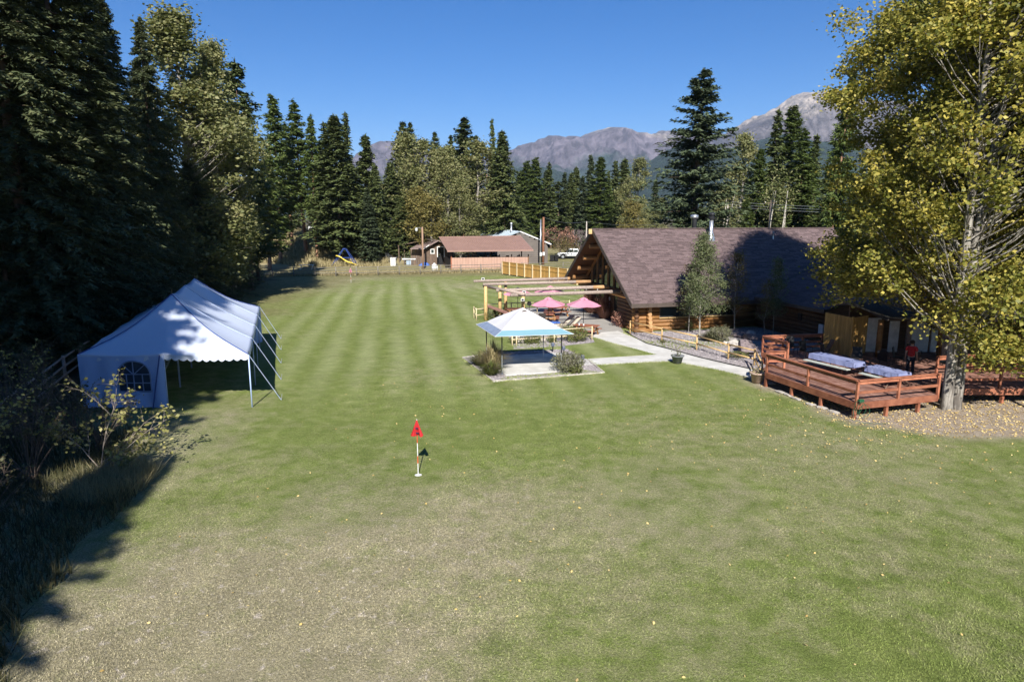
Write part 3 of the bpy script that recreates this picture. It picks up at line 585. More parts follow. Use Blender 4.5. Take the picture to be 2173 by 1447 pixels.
# yellow leaved bush in the left foreground
def bare_bush(name, pts0, hh, spread, nst, seed, bark, mm, size, nl, tr=.02, sub=5, leafside=None, cl=None):
    g = np.random.default_rng(seed); t = bpy.data.objects.new(name, None); COL.objects.link(t); b = MB(); LP = []
    for i in range(nst):
        a = g.uniform(0, 6.28); L = hh*g.uniform(.6, 1.05); sp = spread*g.uniform(.25, 1)
        if leafside and g.random() < .6: a = leafside+g.normal(0, .5)
        p0 = Vector((g.normal(0, .15), g.normal(0, .15), -.05)); p1 = Vector((math.cos(a)*sp*.3, math.sin(a)*sp*.3, L*.4)); p2 = Vector((math.cos(a)*sp, math.sin(a)*sp, L))
        b.tube([p0, p1, p1.lerp(p2, .55)+Vector((0, 0, .04*L)), p2], [tr, tr*.75, tr*.45, .004], 5, False)
        for j in range(sub):
            q = g.uniform(.35, 1); s = p1.lerp(p2, q); e = s+Vector((math.cos(a+g.normal(0, .9)), math.sin(a+g.normal(0, .9)), g.uniform(.1, .9))).normalized()*L*g.uniform(.12, .3)
            b.tube([s, s.lerp(e, .5)+Vector((0, 0, .02)), e], [tr*.35, tr*.25, .003], 4, False)
            for m_ in range(nl): LP.append(s.lerp(e, g.uniform(.2, 1.05))+Vector(g.normal(0, size*.5, 3)))
    b.build('stems', bark, t, True)
    if LP:
        V, Fc = leaves(np.array([tuple(p) for p in LP]), size, g); link('leaves', rawmesh('leaves', V, Fc, [LM[mm]]), t)
    return t
M_twig = mat('pale_twig', (.36, .31, .25), (.20, .16, .13), 8)
M_dtwig = mat('dark_twig', (.16, .12, .09), (.08, .06, .05), 8)
def branchy(name, label, x, y, stems, seed, bark, mm, size, nl, w0=.022, dep=3, cat='bush', group=None):
    "stems: list of (direction, length); each forks again and again, leaves hang along the last twigs"
    g = np.random.default_rng(seed); t = bpy.data.objects.new(name, None); COL.objects.link(t); b = MB(); LP = []
    def grow(p, d, L, w_, k):
        pts = [p]; n_ = 4
        for i in range(n_): d = (d+Vector(g.normal(0, .11, 3))+Vector((0, 0, -.02*(3-k)))).normalized(); pts.append(pts[-1]+d*L/n_)
        b.tube(pts, [w_*(1-.17*i) for i in range(n_+1)], 5 if k > 1 else 4, False)
        if k == 0:
            for _ in range(nl): i = g.integers(1, n_+1); LP.append(pts[i]+Vector(g.normal(0, size*.7, 3)))
            return
        for _ in range(4 if k > 1 else 4):
            i = g.integers(1, n_+1); grow(pts[i], (d+Vector(g.normal(0, .55, 3))).normalized(), L*g.uniform(.38, .62), w_*.5, k-1)
        grow(pts[-1], d, L*.5, w_*.45, k-1)
    for d, L in stems: grow(Vector((g.normal(0, .12), g.normal(0, .12), -.05)), Vector(d).normalized(), L, w0, dep)
    b.build('stems', bark, t); V, Fc = leaves(np.array([tuple(p) for p in LP]), size, g); link('leaves', rawmesh('leaves', V, Fc, [LM[mm]]), t)
    t.location = (x, y, 0); return tag(t, label, cat, group)
x, y = at(205, 1010)
branchy('leafy_bush', 'sparse bush with large yellow green leaves in front of the white tent', x, y, [((.55, .25, 1), 1.9), ((.1, .1, 1), 2.1), ((-.5, 0, 1), 1.7), ((.9, .3, .9), 1.7), ], 61, M_twig, 'bush', .13, 2, .026, 3)
branchy('leafy_bush', 'leafy sapling reaching in from the left frame edge above the brush', -17.3, 20.2, [((.2, 0, 1), 2.6), ((.6, .2, 1), 2.2), ((-.3, 0, 1), 2.2)], 62, M_dtwig, 'bush', .11, 2, .025, 3)
GU = 'dark undergrowth bushes at the left edge'
lb = ['tangled bare bush in the shade left of the yellow leaved bush', 'leafy branch bush at the left frame edge below the spruces', 'bare twiggy bush in deep shade lower on the left', 'dark bush at the left frame edge beside the brush', 'small twiggy bush behind the yellow leaved bush', 'dark low bush at the foot of the wood near the bottom left', 'bushy tangle left of the tent corner', 'dark bush between the tent and the yellow leaved bush']
for i, (x, y, h_, s_) in enumerate([(-15.6, 20.5, 2.6, 1.6), (-19.2, 24.5, 4.0, 1.8), (-14.6, 17.2, 1.7, 1.3), (-16.8, 22.6, 3.0, 1.8), (-15.2, 23.6, 2.2, 1.5), (-12.6, 13.6, 1.3, 1.2), (-20.6, 27.6, 3.2, 1.6), (-17.4, 25.4, 2.4, 1.4)]):
    put(bare_bush('twiggy_bush', None, h_, s_, 20, 70+i, M_dtwig, 'dkweeds' if i != 1 else 'bush', .10, 3 if i != 1 else 4, .02, 7), lb[i], x, y, 0, 'bush', GU)
# weeds and tall grass
def weeds(name, x, y, h0, h1, wd, lean, key, label):
    n = len(x); blades(name, x, y, rng.uniform(h0, h1, n), wd, lean, LM[key], label=label, cat='grass', attrs=False)
def patch(n, x0, x1, y0, y1, f=None):
    x = rng.uniform(x0, x1, n); y = rng.uniform(y0, y1, n)
    if f is not None: k = f(x, y); x, y = x[k], y[k]
    return x, y
x, y = patch(30000, -24, -8.5, 10, 26, lambda x, y: x+(vnoise(x, y, 1.5, 9)-.5)*1.6 < np.interp(y, [9, 14, 19, 22, 26], [-8.8, -10.4, -11.9, -13.4, -15.2])); weeds('undergrowth', x, y, .15, .65, .035, .5, 'dkweeds', 'shaded brush and dead leaves along the foot of the left wood')
x, y = patch(5000, -13.9, -11.6, 18.5, 21.8, lambda x, y: ((x+12.8)/1.1)**2+((y-20.2)/1.6)**2 < 1); weeds('dry_weeds', x, y, .25, .75, .03, .6, 'weeds', 'tan dry weeds at the foot of the yellow leaved bush')
x, y = patch(45000, -62, 3, 96, 112, lambda x, y: (y-(96+(x+38)*.25) > .3) & (y-(96+(x+38)*.25) < 3.4+vnoise(x, y, 2, 3)*2)); weeds('tall_grass', x, y, .3, .75, .09, .5, 'weeds', 'rough unmown grass strip along the back fence')
x, y = patch(60000, -70, -14, 104, 160, lambda x, y: (np.exp(-((x+38)/26)**2-((y-132)/17)**2)+(vnoise(x, y, 6, 4)-.5)*.4 > .36)); weeds('straw_grass', x, y, .4, 1.0, .14, .5, 'weeds', 'tall straw coloured grass on the knoll beyond the fence')
# fallen leaves
n = 6500; x = rng.uniform(13.5, 32, n); y = rng.uniform(25, 31.5, n); k = (poly_sd(x, y, DIRT) < rng.normal(0, .5, n)); x, y = x[k], y[k]
x2 = rng.uniform(-9, 20, 420); y2 = rng.uniform(11, 38, 420); x3 = rng.normal(15, 4, 500); y3 = rng.normal(26, 3.5, 500); ok = x3 < 24; x = np.concatenate([x, x2, x3[ok]]); y = np.concatenate([y, y2, y3[ok]])
LG = leafmat('fallen_leaf', [(.30, .19, .07), (.52, .38, .13), (.66, .54, .28)], 0)
V, Fc = leaves(np.stack([x, y, gh(x, y)+.03], -1), .072, rng, .1); V[:, 2] = np.clip(V[:, 2], .012, .07); tag(link('fallen_leaves', rawmesh('fallen_leaves', V, Fc, [LG]), kind='stuff'), 'yellow fallen leaves thick under the cottonwood and thin over the lawn', 'leaves')
# ---------------------------------------------------------------- materials for built things
M_conc = mat('concrete', (.62, .605, .57), (.48, .465, .43), 1.1, bump=.15, bscale=30, rough=.85, world=True)
M_conc2 = mat('patio_concrete', (.36, .34, .31), (.30, .285, .26), 1.5, bump=.15, bscale=30, rough=.85, world=True)
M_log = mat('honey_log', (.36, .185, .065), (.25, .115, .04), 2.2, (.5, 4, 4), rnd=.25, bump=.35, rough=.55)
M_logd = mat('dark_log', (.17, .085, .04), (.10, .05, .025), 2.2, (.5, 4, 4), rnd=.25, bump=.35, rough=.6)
M_logend = mat('log_end', (.50, .30, .15), (.36, .20, .09), 9, rnd=.2)
M_pole = mat('peeled_pole', (.60, .42, .20), (.46, .29, .12), 6, (1, 1, 1), rnd=.2, rough=.6)
M_polep = mat('pale_rail', (.66, .55, .36), (.52, .42, .26), 6, rnd=.2)
M_grey = mat('weathered_log', (.42, .34, .29), (.28, .22, .19), 4, (3, 3, 3), bump=.5, rnd=.15, lo=.4, hi=.6)
M_deck = mat('red_stained_wood', (.38, .15, .085), (.23, .08, .045), 1.2, (2, 2, 2), rnd=.3, rough=.6, bump=.2)
M_deckb = mat('worn_deck_board', (.34, .19, .145), (.19, .085, .06), 1.3, (2, 2, 2), rnd=.4, rough=.7)
M_shing = mat('brown_shingle', (.19, .137, .136), (.145, .103, .103), 9, isl=.42, rough=.92, bump=.2, bscale=60, world=True)
M_trim = mat('dark_trim', (.09, .07, .06), rough=.6)
M_soffit = mat('soffit_board', (.20, .095, .045), (.12, .06, .03), 2, (1, 6, 6), rnd=.2)
M_gold = mat('yellow_board', (.50, .30, .09), (.38, .21, .06), 3, (4, 4, .6), rnd=.22, rough=.6)
M_brown = mat('brown_metal', (.30, .185, .15), (.26, .16, .13), .6, rough=.5, spec=.4, world=True)
M_panel = mat('brown_panel', (.44, .285, .22), (.38, .235, .18), 1, (3, 3, .6), rough=.6, world=True)
M_steel = mat('pale_metal_roof', (.58, .66, .72), (.50, .58, .64), .6, rough=.4, metal=.3, world=True)
M_siding = mat('grey_brown_siding', (.145, .125, .11), (.115, .10, .09), 1, rough=.8, world=True)
M_oldw = mat('weathered_board', (.20, .14, .10), (.115, .08, .06), 3, (3, 3, .5), isl=.2, bump=.3, rnd=.15)
M_white = mat('white_paint', (.72, .72, .70), rough=.5)
M_black = mat('black_plastic', (.018, .018, .02), rough=.4)
M_darkm = mat('dark_metal', (.05, .05, .055), rough=.35, metal=.6)
M_galv = mat('galvanised_steel', (.60, .62, .64), (.45, .47, .5), 2, rough=.35, metal=.8)
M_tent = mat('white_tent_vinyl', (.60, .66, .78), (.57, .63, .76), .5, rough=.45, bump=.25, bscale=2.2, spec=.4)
M_tentw = mat('tent_wall_shade_blue', (.42, .54, .80), (.36, .48, .76), .6, rough=.5, bump=.35, bscale=3)  # white wall tinted blue: the colour of its shade is put into the vinyl
M_seam = mat('blue_seam', (.06, .10, .32), rough=.6)
M_rope = mat('blue_white_strap', (.42, .50, .68), rough=.6)
M_cano = mat('canopy_white', (.64, .635, .65), (.58, .575, .60), .8, rough=.6, bump=.2, bscale=4)
M_teal = mat('canopy_teal', (.19, .35, .41), (.17, .32, .38), 1, rough=.6)
M_pink = mat('faded_pink_cloth', (.56, .25, .33), (.50, .21, .29), 2, rough=.7)
M_cush = mat('beige_cushion', (.48, .42, .34), (.38, .33, .26), 5, rough=.9)
M_rock = mat('purple_rock', (.25, .20, .20), (.15, .12, .125), 3, bump=.8, rough=.85)
M_rockw = mat('pale_rock', (.55, .51, .46), (.32, .29, .26), 3, bump=.8)
M_red = mat('red_cloth', (.50, .025, .03), (.40, .02, .025), 3, rough=.8)
M_skin = mat('skin', (.52, .30, .22), rough=.6)
M_jean = mat('dark_trousers', (.02, .024, .035), rough=.85)
M_hair = mat('dark_hair', (.03, .02, .015), rough=.7)
M_bluet = mat('blue_tarp', (.05, .12, .42), (.10, .20, .55), 3, rough=.5, bump=.5)
M_yel = mat('yellow_plastic', (.75, .55, .04), rough=.4)
M_bluep = mat('blue_metal', (.03, .06, .22), rough=.4)
M_truck = mat('silver_white_paint', (.62, .64, .67), rough=.3, metal=.3, spec=.5)
M_rubber = mat('tyre_rubber', (.02, .02, .02), rough=.8)
M_terr = mat('terracotta_pot', (.50, .37, .29), (.38, .28, .22), 4, bump=.2)
M_gpot = mat('grey_pot', (.20, .21, .22), (.14, .15, .16), 4)
M_cloth = mat('shade_darkened_cloth', (.25, .28, .46), (.18, .21, .38), 2, rough=.8, bump=.3)  # cover colour lowered to carry the shade of the leaves
M_bench = mat('pale_bench', (.50, .54, .48), rough=.6)
M_greenh = mat('green_hose', (.02, .10, .05), rough=.4)
def glassmat():
    m, nt, b, N = newmat('window_glass'); b.inputs['Base Color'].default_value = (.02, .03, .03, 1); b.inputs['Roughness'].default_value = .03
    b.inputs['Specular IOR Level'].default_value = .9; b.inputs['Metallic'].default_value = .0; return m
M_glass = glassmat()
Vc = Vector
# ---------------------------------------------------------------- concrete, gravel, beds
path = [at(*p) for p in [(1268, 707), (1311, 703), (1340, 715), (1372, 729), (1420, 741), (1485, 759), (1545, 773), (1600, 785), (1640, 797), (1636, 806), (1592, 803), (1540, 789), (1480, 777), (1425, 767), (1380, 768.5), (1236, 776.5), (1222, 776), (1222, 764), (1300, 759), (1392, 753.5), (1340, 739), (1300, 729), (1262, 717), (1245, 715)]]
mb = MB(); mb.prism(path, -.1, .035); mb.build('concrete_path', M_conc, kind='structure')
pad = [at(*p) for p in [(1073, 798), (1064, 790), (1063, 757), (1190, 750), (1197, 778), (1190, 789), (1150, 793)]]
mb = MB(); mb.prism(pad, -.1, .06); mb.build('concrete_pad', M_conc, kind='structure')
pat = [at(*p) for p in [(1085, 723), (1045, 672), (1100, 655), (1240, 650), (1310, 684), (1324, 706), (1250, 718), (1190, 716)]]
mb = MB(); mb.prism(pat, -.1, .03); mb.build('patio', M_conc2, kind='structure')
bedA = [at(*p) for p in [(982, 760), (1047, 810), (1282, 792), (1248, 765), (1205, 741), (1063, 748)]]
bedB = [at(*p) for p in [(1085, 727), (1090, 741), (1180, 736), (1262, 727), (1255, 712), (1190, 716), (1085, 721)]]
bedC = [at(*p) for p in [(1330, 702), (1345, 715), (1372, 728), (1420, 740.5), (1485, 758.5), (1545, 772.5), (1600, 784.5), (1628, 792), (1690, 760), (1760, 712), (1600, 694), (1555, 697), (1347, 706)]]
M_grav = mat('gravel', (.36, .33, .33), (.22, .195, .20), 28, bump=1, bscale=20, rough=.95, world=True)
def gravel(name, P, n, size, z=.004, hole=None):
    mb = MB(); mb.quad(*[(x, y, z+.012) for x, y in P]); mb.build(name, M_grav, kind='structure')
    A = np.array(P); x = rng.uniform(A[:, 0].min(), A[:, 0].max(), n*3); y = rng.uniform(A[:, 1].min(), A[:, 1].max(), n*3)
    k = poly_sd(x, y, P) < -.04
    if hole: k &= poly_sd(x, y, hole) > .03
    x, y = x[k][:n], y[k][:n]; n = len(x)
    s = size*rng.uniform(.5, 1.5, (n, 1, 1)); a = rng.uniform(0, 6.28, n)
    oc = np.array([(1, 0, 0), (0, .8, 0), (-1, 0, .1), (0, -.8, 0), (0, 0, .75)])
    Vv = oc[None]*s; ca, sa = np.cos(a)[:, None], np.sin(a)[:, None]
    Vr = np.stack([Vv[..., 0]*ca-Vv[..., 1]*sa, Vv[..., 0]*sa+Vv[..., 1]*ca, Vv[..., 2]], -1)+np.stack([x, y, 0*x+z+.012], -1)[:, None]
    f = np.array([(0, 1, 4), (1, 2, 4), (2, 3, 4), (3, 0, 4)]); Fc = (f[None]+5*np.arange(n)[:, None, None]).reshape(-1, 3)
    tag(link('gravel_stones', rawmesh('gravel_stones', Vr.reshape(-1, 3), Fc, [M_stone]), kind='stuff'), 'loose grey and pinkish gravel in the '+name.replace('_', ' '), 'gravel')
M_stone = mat('gravel_stone', (.50, .46, .46), (.26, .22, .235), 6, isl=.5, rough=.9, world=True)
gravel('pad_gravel_bed', bedA, 5200, .05, hole=pad); gravel('patio_gravel_bed', bedB, 1800, .05); gravel('lodge_gravel_bed', bedC, 9000, .055)
# grass strip that grew over the front of the pad bed
strip = [at(*p) for p in [(1062, 806), (1278, 790.5), (1195, 782), (1190, 791), (1150, 795), (1075, 800)]]
mb = MB(); mb.quad(*[(x, y, .026) for x, y in strip]); me = mb.mesh('turf_strip', M_ground); o = link('turf_strip', me, kind='structure')
x, y = patch(60000, -3, 5, 34, 37, lambda x, y: poly_sd(x, y, strip) < .03)
blades('turf_grass', x, y, rng.uniform(.03, .08, len(x)), .03, .8, bpy.data.materials['grass_blade'], label='grass grown over the front edge of the pad gravel bed', cat='grass')
x, y = patch(260000, -3, 15, 33, 52, lambda x, y: (np.abs(poly_sd(x, y, path)-.05) < .09) | (np.abs(poly_sd(x, y, bedA)-.06) < .08))
k = (poly_sd(x, y, bedC) > .02) & (poly_sd(x, y, pat) > .02) & (poly_sd(x, y, bedA) > -.02); x, y = x[k], y[k]
blades('edge_grass', x, y, rng.uniform(.05, .12, len(x)), .03, .9, bpy.data.materials['grass_blade'], label='grass creeping over the edges of the path and beds', cat='grass')
def edging(P, lab, w=.07, h=.06, n=2):
    t = thing('bed_edging', lab, 'edging', (P[0][0], P[0][1], 0))
    for a, b in zip(P[:-1], P[1:]): mb = MB(t.location); mb.beam((a[0], a[1], h/2), (b[0], b[1], h/2), w, h+.04); mb.build('edging_stone', M_rockw, t)
edging([at(*p) for p in [(1063, 748), (982, 760), (1047, 810), (1282, 792), (1248, 765)]], 'pale stone edging round the gravel bed of the canopy pad')
mb = MB(); pc = [at(*p) for p in [(1326, 703), (1345, 716), (1372, 730), (1420, 742), (1485, 760), (1545, 774), (1600, 786), (1632, 795)]]
mb.tube([(a, b, .06) for a, b in pc], .035, 5); tag(mb.build('edging_strip', M_black), 'black edging strip along the curve of the concrete path', 'edging')
def rock(label, x, y, s, m, seed, sub=2, group=None):
    import bmesh
    bm = bmesh.new(); bmesh.ops.create_icosphere(bm, subdivisions=sub, radius=1); g = random.Random(seed); ax = [Vc((g.gauss(0, 1), g.gauss(0, 1), g.gauss(0, 1))).normalized() for _ in range(9)]
    for v in bm.verts:
        p = v.co.copy()
        for a in ax: d = p.dot(a); lim = .62+.1*math.sin(a.x*9); p -= a*max(0, d-lim)*.9
        v.co = Vc((p.x*s[0], p.y*s[1], p.z*s[2]))
    me = bpy.data.meshes.new('rock'); bm.to_mesh(me); bm.free(); me.materials.append(m)
    o = link('rock', me, None, (x, y, s[2]*.3)); o.rotation_euler = (0, g.uniform(-.15, .15), g.uniform(0, 6)); return tag(o, label, 'rock', group)
GK = 'landscape rocks in the gravel bed'
for lab, u, v, s, m in [('big flat purplish boulder left of the deck', 1584, 750, (1.35, .8, .75), M_rock), ('purplish boulder leaning on the big flat boulder', 1600, 722, (.9, .6, .5), M_rock), ('flat dark slab behind the purplish boulders', 1566, 716, (.8, .5, .35), M_rock), ('black and white rock in front of the round shrub', 1557, 735, (.45, .4, .42), M_rockw), ('small pinkish rock left of the black and white rock', 1541, 732, (.3, .28, .28), M_rockw), ('tan rock at the right end of the slab pile', 1592, 713, (.6, .45, .35), M_rockw), ('flat paving rock at the foot of the front flagstone row', 1628, 815, (.6, .35, .08), M_rockw)]:
    x, y = at(u, v); rock(lab, x, y, s, m, u, group=GK)
for lab, u, v, s in [('pale landscape rock left of the low gravel shrub', 1103, 727, (.55, .4, .35)), ('pale landscape rock right of the low gravel shrub', 1152, 724, (.4, .35, .3)), ('low stone at the right end of the patio bed', 1205, 719, (.35, .3, .2)), ('small pale rock at the front left of the pad bed', 1030, 789, (.28, .22, .16))]:
    x, y = at(u, v); rock(lab, x, y, s, M_rockw, u, group=GK)
gG = random.Random(3)
for i, (u, v) in enumerate([(1656, 832), (1672, 838), (1690, 846), (1720, 858), (1745, 866), (1770, 874)]):
    x, y = at(u, v); o = rock(['first flat stone by the deck stairs end', 'second flat stone along the deck front', 'flat stone at the left deck leg', 'flat stone midway along the deck front', 'flat stone before the third deck leg', 'flat stone nearest the deck corner'][i], x, y, (.42, .24, .06), M_rockw, u, 1, 'flat stones along the deck foot')
    o.rotation_euler = (0, 0, -1.2)
# ---------------------------------------------------------------- shrubs
def shrub(name, label, x, y, r, h, key, seed, n=1500, size=.09, group=None, spiky=False):
    g = np.random.default_rng(seed); o = bpy.data.objects.new(name, None); COL.objects.link(o); b = MB()
    for i in range(26):
        a = g.uniform(0, 6.28); q = g.uniform(.2, 1); b.tube([(0, 0, -.02), (math.cos(a)*r*q*.5, math.sin(a)*r*q*.5, h*.5), (math.cos(a)*r*q, math.sin(a)*r*q, h*g.uniform(.5, .95))], [.018, .012, .004], 4, False)
    b.build('stems', M_dtwig, o)
    if spiky:
        a = g.uniform(0, 6.28, n); q = g.uniform(0, 1, n)**.7; L = h*g.uniform(.6, 1.15, n)*(1.1-.45*q)
        base = np.stack([np.cos(a)*r*.3*q, np.sin(a)*r*.3*q, 0*a], -1); mid = base+np.stack([np.cos(a)*r*q*.4, np.sin(a)*r*q*.4, L*.65], -1); tip = base+np.stack([np.cos(a)*r*q*1.1, np.sin(a)*r*q*1.1, L*(1-.25*q)], -1)
        wd = np.stack([-np.sin(a), np.cos(a), 0*a], -1)*size*.25
        V = np.stack([base-wd, base+wd, mid+wd, mid-wd, mid-wd, mid+wd, tip+wd*.2, tip-wd*.2], 1).reshape(-1, 3); Fc = np.arange(8*n).reshape(-1, 4)
    else:
        P = g.normal(0, 1, (n, 3)); P /= np.linalg.norm(P, axis=1)[:, None]; rad = g.uniform(.15, 1, (n, 1))**.45; bump = 1+.25*np.sin(P[:, :1]*5+seed)*np.cos(P[:, 1:2]*4+seed)
        P = P*rad*bump*[r, r, h*.52]+[0, 0, h*.5]; P = P[P[:, 2] > .03]; V, Fc = leaves(P, size, g, .8)
    link('foliage', rawmesh('foliage', V, Fc, [LM[key]]), o); o.location = (x, y, 0); return tag(o, label, 'shrub', group)
for lab, u, v, r, h, key, n, sz, sp in [
  ('grey green rounded shrub at the right corner of the canopy pad', 1207, 789, .95, 1.15, 'sage', 2600, .085, False), ('small green shrub touching the grey one on the canopy bed', 1222, 793, .45, .5, 'shrub', 600, .07, False),
  ('tall feathery ornamental grass at the left of the canopy pad', 1046, 786, .95, 1.75, 'weeds', 700, .055, True), ('green grass clump left of the feathery ornamental grass', 1020, 776, .8, .9, 'shrub', 650, .055, True), ('lower green grass at the foot of the feathery ornamental grass', 1042, 796, .7, .8, 'shrub', 650, .05, True),
  ('large yellow green shrub behind the canopy by the pale rail', 1222, 724, 1.05, .95, 'shrub', 2000, .085, False), ('tall pale shrub behind the pale rail, left of the picnic table', 1205, 710, .7, .75, 'shrub', 700, .085, False), ('rounded golden green shrub in the patio gravel', 1128, 729, .75, .75, 'shrub', 1300, .075, False), ('small dark shrub behind the canopy post', 1172, 727, .4, .6, 'shrub', 500, .07, False), ('low green shrub at the left under the canopy edge', 1092, 729, .5, .5, 'shrub', 500, .07, False),
  ('round silvery shrub in the gravel bed by the lodge', 1530, 726, .85, 1.15, 'sage', 2200, .07, False), ('grey grass clump left of the round silvery shrub', 1508, 724, .7, .8, 'sage', 900, .07, True), ('low green plant behind the pole fence near the boulder', 1566, 759, .8, .4, 'shrub', 600, .07, False), ('little green tuft at the foot of the second fence post', 1407, 728, .25, .25, 'shrub', 120, .06, False), ('twiggy green plant hanging by the small reddish aspen', 1462, 702, .3, .9, 'shrub', 300, .08, False),
  ('reddish brown dry shrub behind the right umbrella', 1257, 664, 1.5, 2.0, 'red', 1500, .06, True), ('taller reddish dry shrub beside the lodge door', 1284, 676, 1.3, 2.1, 'red', 1500, .06, True), ('red leaved round shrub by the lodge corner', 1322, 694, .85, 1.35, 'red', 1600, .085, False),
  ('dark potted shrub behind the bar counter', 1050, 680, .7, 1.0, 'spruce', 900, .08, False)]:
    x, y = at(u, v); shrub('shrub', lab, x, y, r, h, key, u, n, sz, spiky=sp)
# ---------------------------------------------------------------- the log lodge
E1 = Vc((.97, .243, 0)).normalized(); N1_ = Vc((-E1.y, E1.x, 0)); LO = Vc((9.33, 50.2, 0))
def L_(a, b, z=0): return LO+E1*a+N1_*b+Vc((0, 0, z))
lodge = thing('log_lodge', 'honey coloured log lodge with brown shingle roof and a glazed gable end', 'building', tuple(LO))
def lb_(): return MB(LO)
EZ, RZ, RB, SL = 2.2, 7.55, 6.5, (7.55-2.2)/7.6      # eave height, ridge height, ridge position, slope
def zmain(b): return RZ-abs(b-RB)*SL
XE = 22.2
# main roof: front and back slopes as slabs with a small prow at the gable
def slab(pts, th, name, m, par, **k):
    mb = lb_(); n = len(pts); lo = [p-Vc((0, 0, th)) for p in pts]
    mb.add(pts+lo, [tuple(range(n)), tuple(range(2*n-1, n-1, -1))]+[(i, (i+1) % n, n+(i+1) % n, n+i) for i in range(n)]); return mb.build(name, m, par, **k)
roof = slab([L_(-.8, -1.1, EZ), L_(XE, -1.1, EZ), L_(XE, RB, RZ), L_(-1.1, RB, RZ)], .16, 'roof', M_trim, lodge)
roofb = slab([L_(-1.1, RB, RZ), L_(XE, RB, RZ), L_(XE, 13.1, zmain(13.1)), L_(-1.2, 13.1, zmain(13.1))], .16, 'roof', M_trim, lodge)
def shingles(P00, P10, P01, P11, rows, wd, par, clip=None, name='shingles'):
    "courses of shingles over the bilinear patch: P00-P10 eave, P01-P11 ridge"
    nrm = (P10-P00).cross(P01-P00).normalized(); nrm = nrm if nrm.z > 0 else -nrm
    V = []; r = random.Random(rows)
    for i in range(rows):
        a0, a1 = i/rows, (i+1.12)/rows; e0 = P00.lerp(P01, a0); e1 = P10.lerp(P11, a0); f0 = P00.lerp(P01, min(1, a1)); f1 = P10.lerp(P11, min(1, a1)); L = (e1-e0).length
        q = -r.uniform(0, wd)
        while q < L:
            w_ = wd*r.choice((.5, .8, 1, 1.3)); s0, s1 = max(0, q)/L, min(L, q+w_-.012)/L; q += w_
            if s1 <= s0: continue
            if clip and not clip(e0.lerp(e1, (s0+s1)/2)): continue
            up = r.uniform(.022, .042)
            A, B = e0.lerp(e1, s0)+nrm*up, e0.lerp(e1, s1)+nrm*up; C, D = f0.lerp(f1, s1)+nrm*.006, f0.lerp(f1, s0)+nrm*.006
            V += [A, B, C, D, A-nrm*up*.98, B-nrm*up*.98, B, A]
    A = np.array([tuple(p-LO) for p in V]); o = link(name, rawmesh(name, A, np.arange(len(A)).reshape(-1, 4), [M_shing]), par, kind='stuff'); return o
WX, WZ, WR = 9.6, 2.45, 21.6; WSL = (5.63-2.45)/(21.6-9.6)    # wing: left eave line, eave height, ridge line
def zwing(a): return WZ+(a-WX)*WSL if a < WR else 5.63-(a-WR)*WSL
def ab(p): d = p-LO; return d.dot(E1), d.dot(N1_)
def clip_main(p):
    a, b = ab(p); return not (a > WX and p.z < zwing(a)+.02)
def clip_wing(p):
    a, b = ab(p); return not (b > -1.1 and zmain(b) > p.z+.02)
shingles(L_(-.82, -1.12, EZ), L_(XE, -1.12, EZ), L_(-1.12, RB, RZ), L_(XE, RB, RZ), 46, .52, roof, clip_main)
# fascias along the rakes and eave
for nm, a, b in [('fascia', L_(-.86, -1.16, EZ-.06), L_(-1.16, RB, RZ-.06)), ('fascia', L_(-1.26, 13.14, zmain(13.1)-.06), L_(-1.16, RB, RZ-.06)), ('fascia', L_(-.86, -1.16, EZ-.09), L_(WX+.6, -1.16, EZ-.09))]:
    mb = lb_(); mb.beam(a, b, .07, .30); mb.build(nm, M_trim, lodge)
mb = lb_(); mb.beam(L_(-1.3, RB, RZ-.38), L_(-1.3, RB, RZ+.02), .26, .2, (0, 1, 0)); mb.build('ridge_cap', M_pole, lodge)
mb = lb_(); mb.beam(L_(-1.1, RB, RZ+.045), L_(XE, RB, RZ+.045), .26, .05); mb.build('ridge_cap', M_shing, roof)
# soffit boards seen under the left slope, purlin logs with pale sawn ends
mb = lb_(); mb.quad(L_(-1.1, RB, RZ-.18), L_(-1.2, 13.1, zmain(13.1)-.18), L_(3, 13.1, zmain(13.1)-.18), L_(3, RB, RZ-.18)); mb.build('soffit', M_soffit, lodge)
for b_ in (12.2, 10.9, 9.5, 8.0, RB, 5.0, 3.4, 1.8):
    mb = lb_(); z = zmain(b_)-.42; mb.tube([L_(-.75, b_, z), L_(3.2, b_, z)], .19, 12); o = mb.build('purlin', M_log, lodge, True)
    mb = lb_(); mb.tube([L_(-.78, b_, z), L_(-.74, b_, z)], .185, 12); mb.build('log_end', M_logend, o)
# gable wall: logs below, tall glazing above
GX = .55
def logs(name, p0, p1, z0, z1, m, skip=(), r=.15, par=None):
    "stack of wall logs from p0 to p1; skip = (s0, s1, za, zb) openings in metres along the wall"
    d = (p1-p0); L = d.length; d.normalize(); z = z0+r*.96
    while z < z1-.02:
        cuts = [(0, L)]
        for s0, s1, za, zb in skip:
            if za < z < zb:
                nc = []
                for a, b in cuts:
                    if s1 <= a or s0 >= b: nc.append((a, b)); continue
                    if s0 > a: nc.append((a, s0))
                    if s1 < b: nc.append((s1, b))
                cuts = nc
        for a, b in cuts:
            mb = lb_(); mb.tube([p0+d*a+Vc((0, 0, z)), p0+d*b+Vc((0, 0, z))], r*random.uniform(.98, 1.05), 12); mb.build(name, m, par or lodge, True)
        z += r*1.92
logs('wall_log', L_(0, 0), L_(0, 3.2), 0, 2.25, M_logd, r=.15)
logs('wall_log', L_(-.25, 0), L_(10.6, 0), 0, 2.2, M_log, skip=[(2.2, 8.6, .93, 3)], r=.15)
mb = lb_(); mb.beam(L_(1.9, -.12, .97), L_(8.4, -.12, .97), .22, .07); mb.build('window_sill', M_pole, lodge)
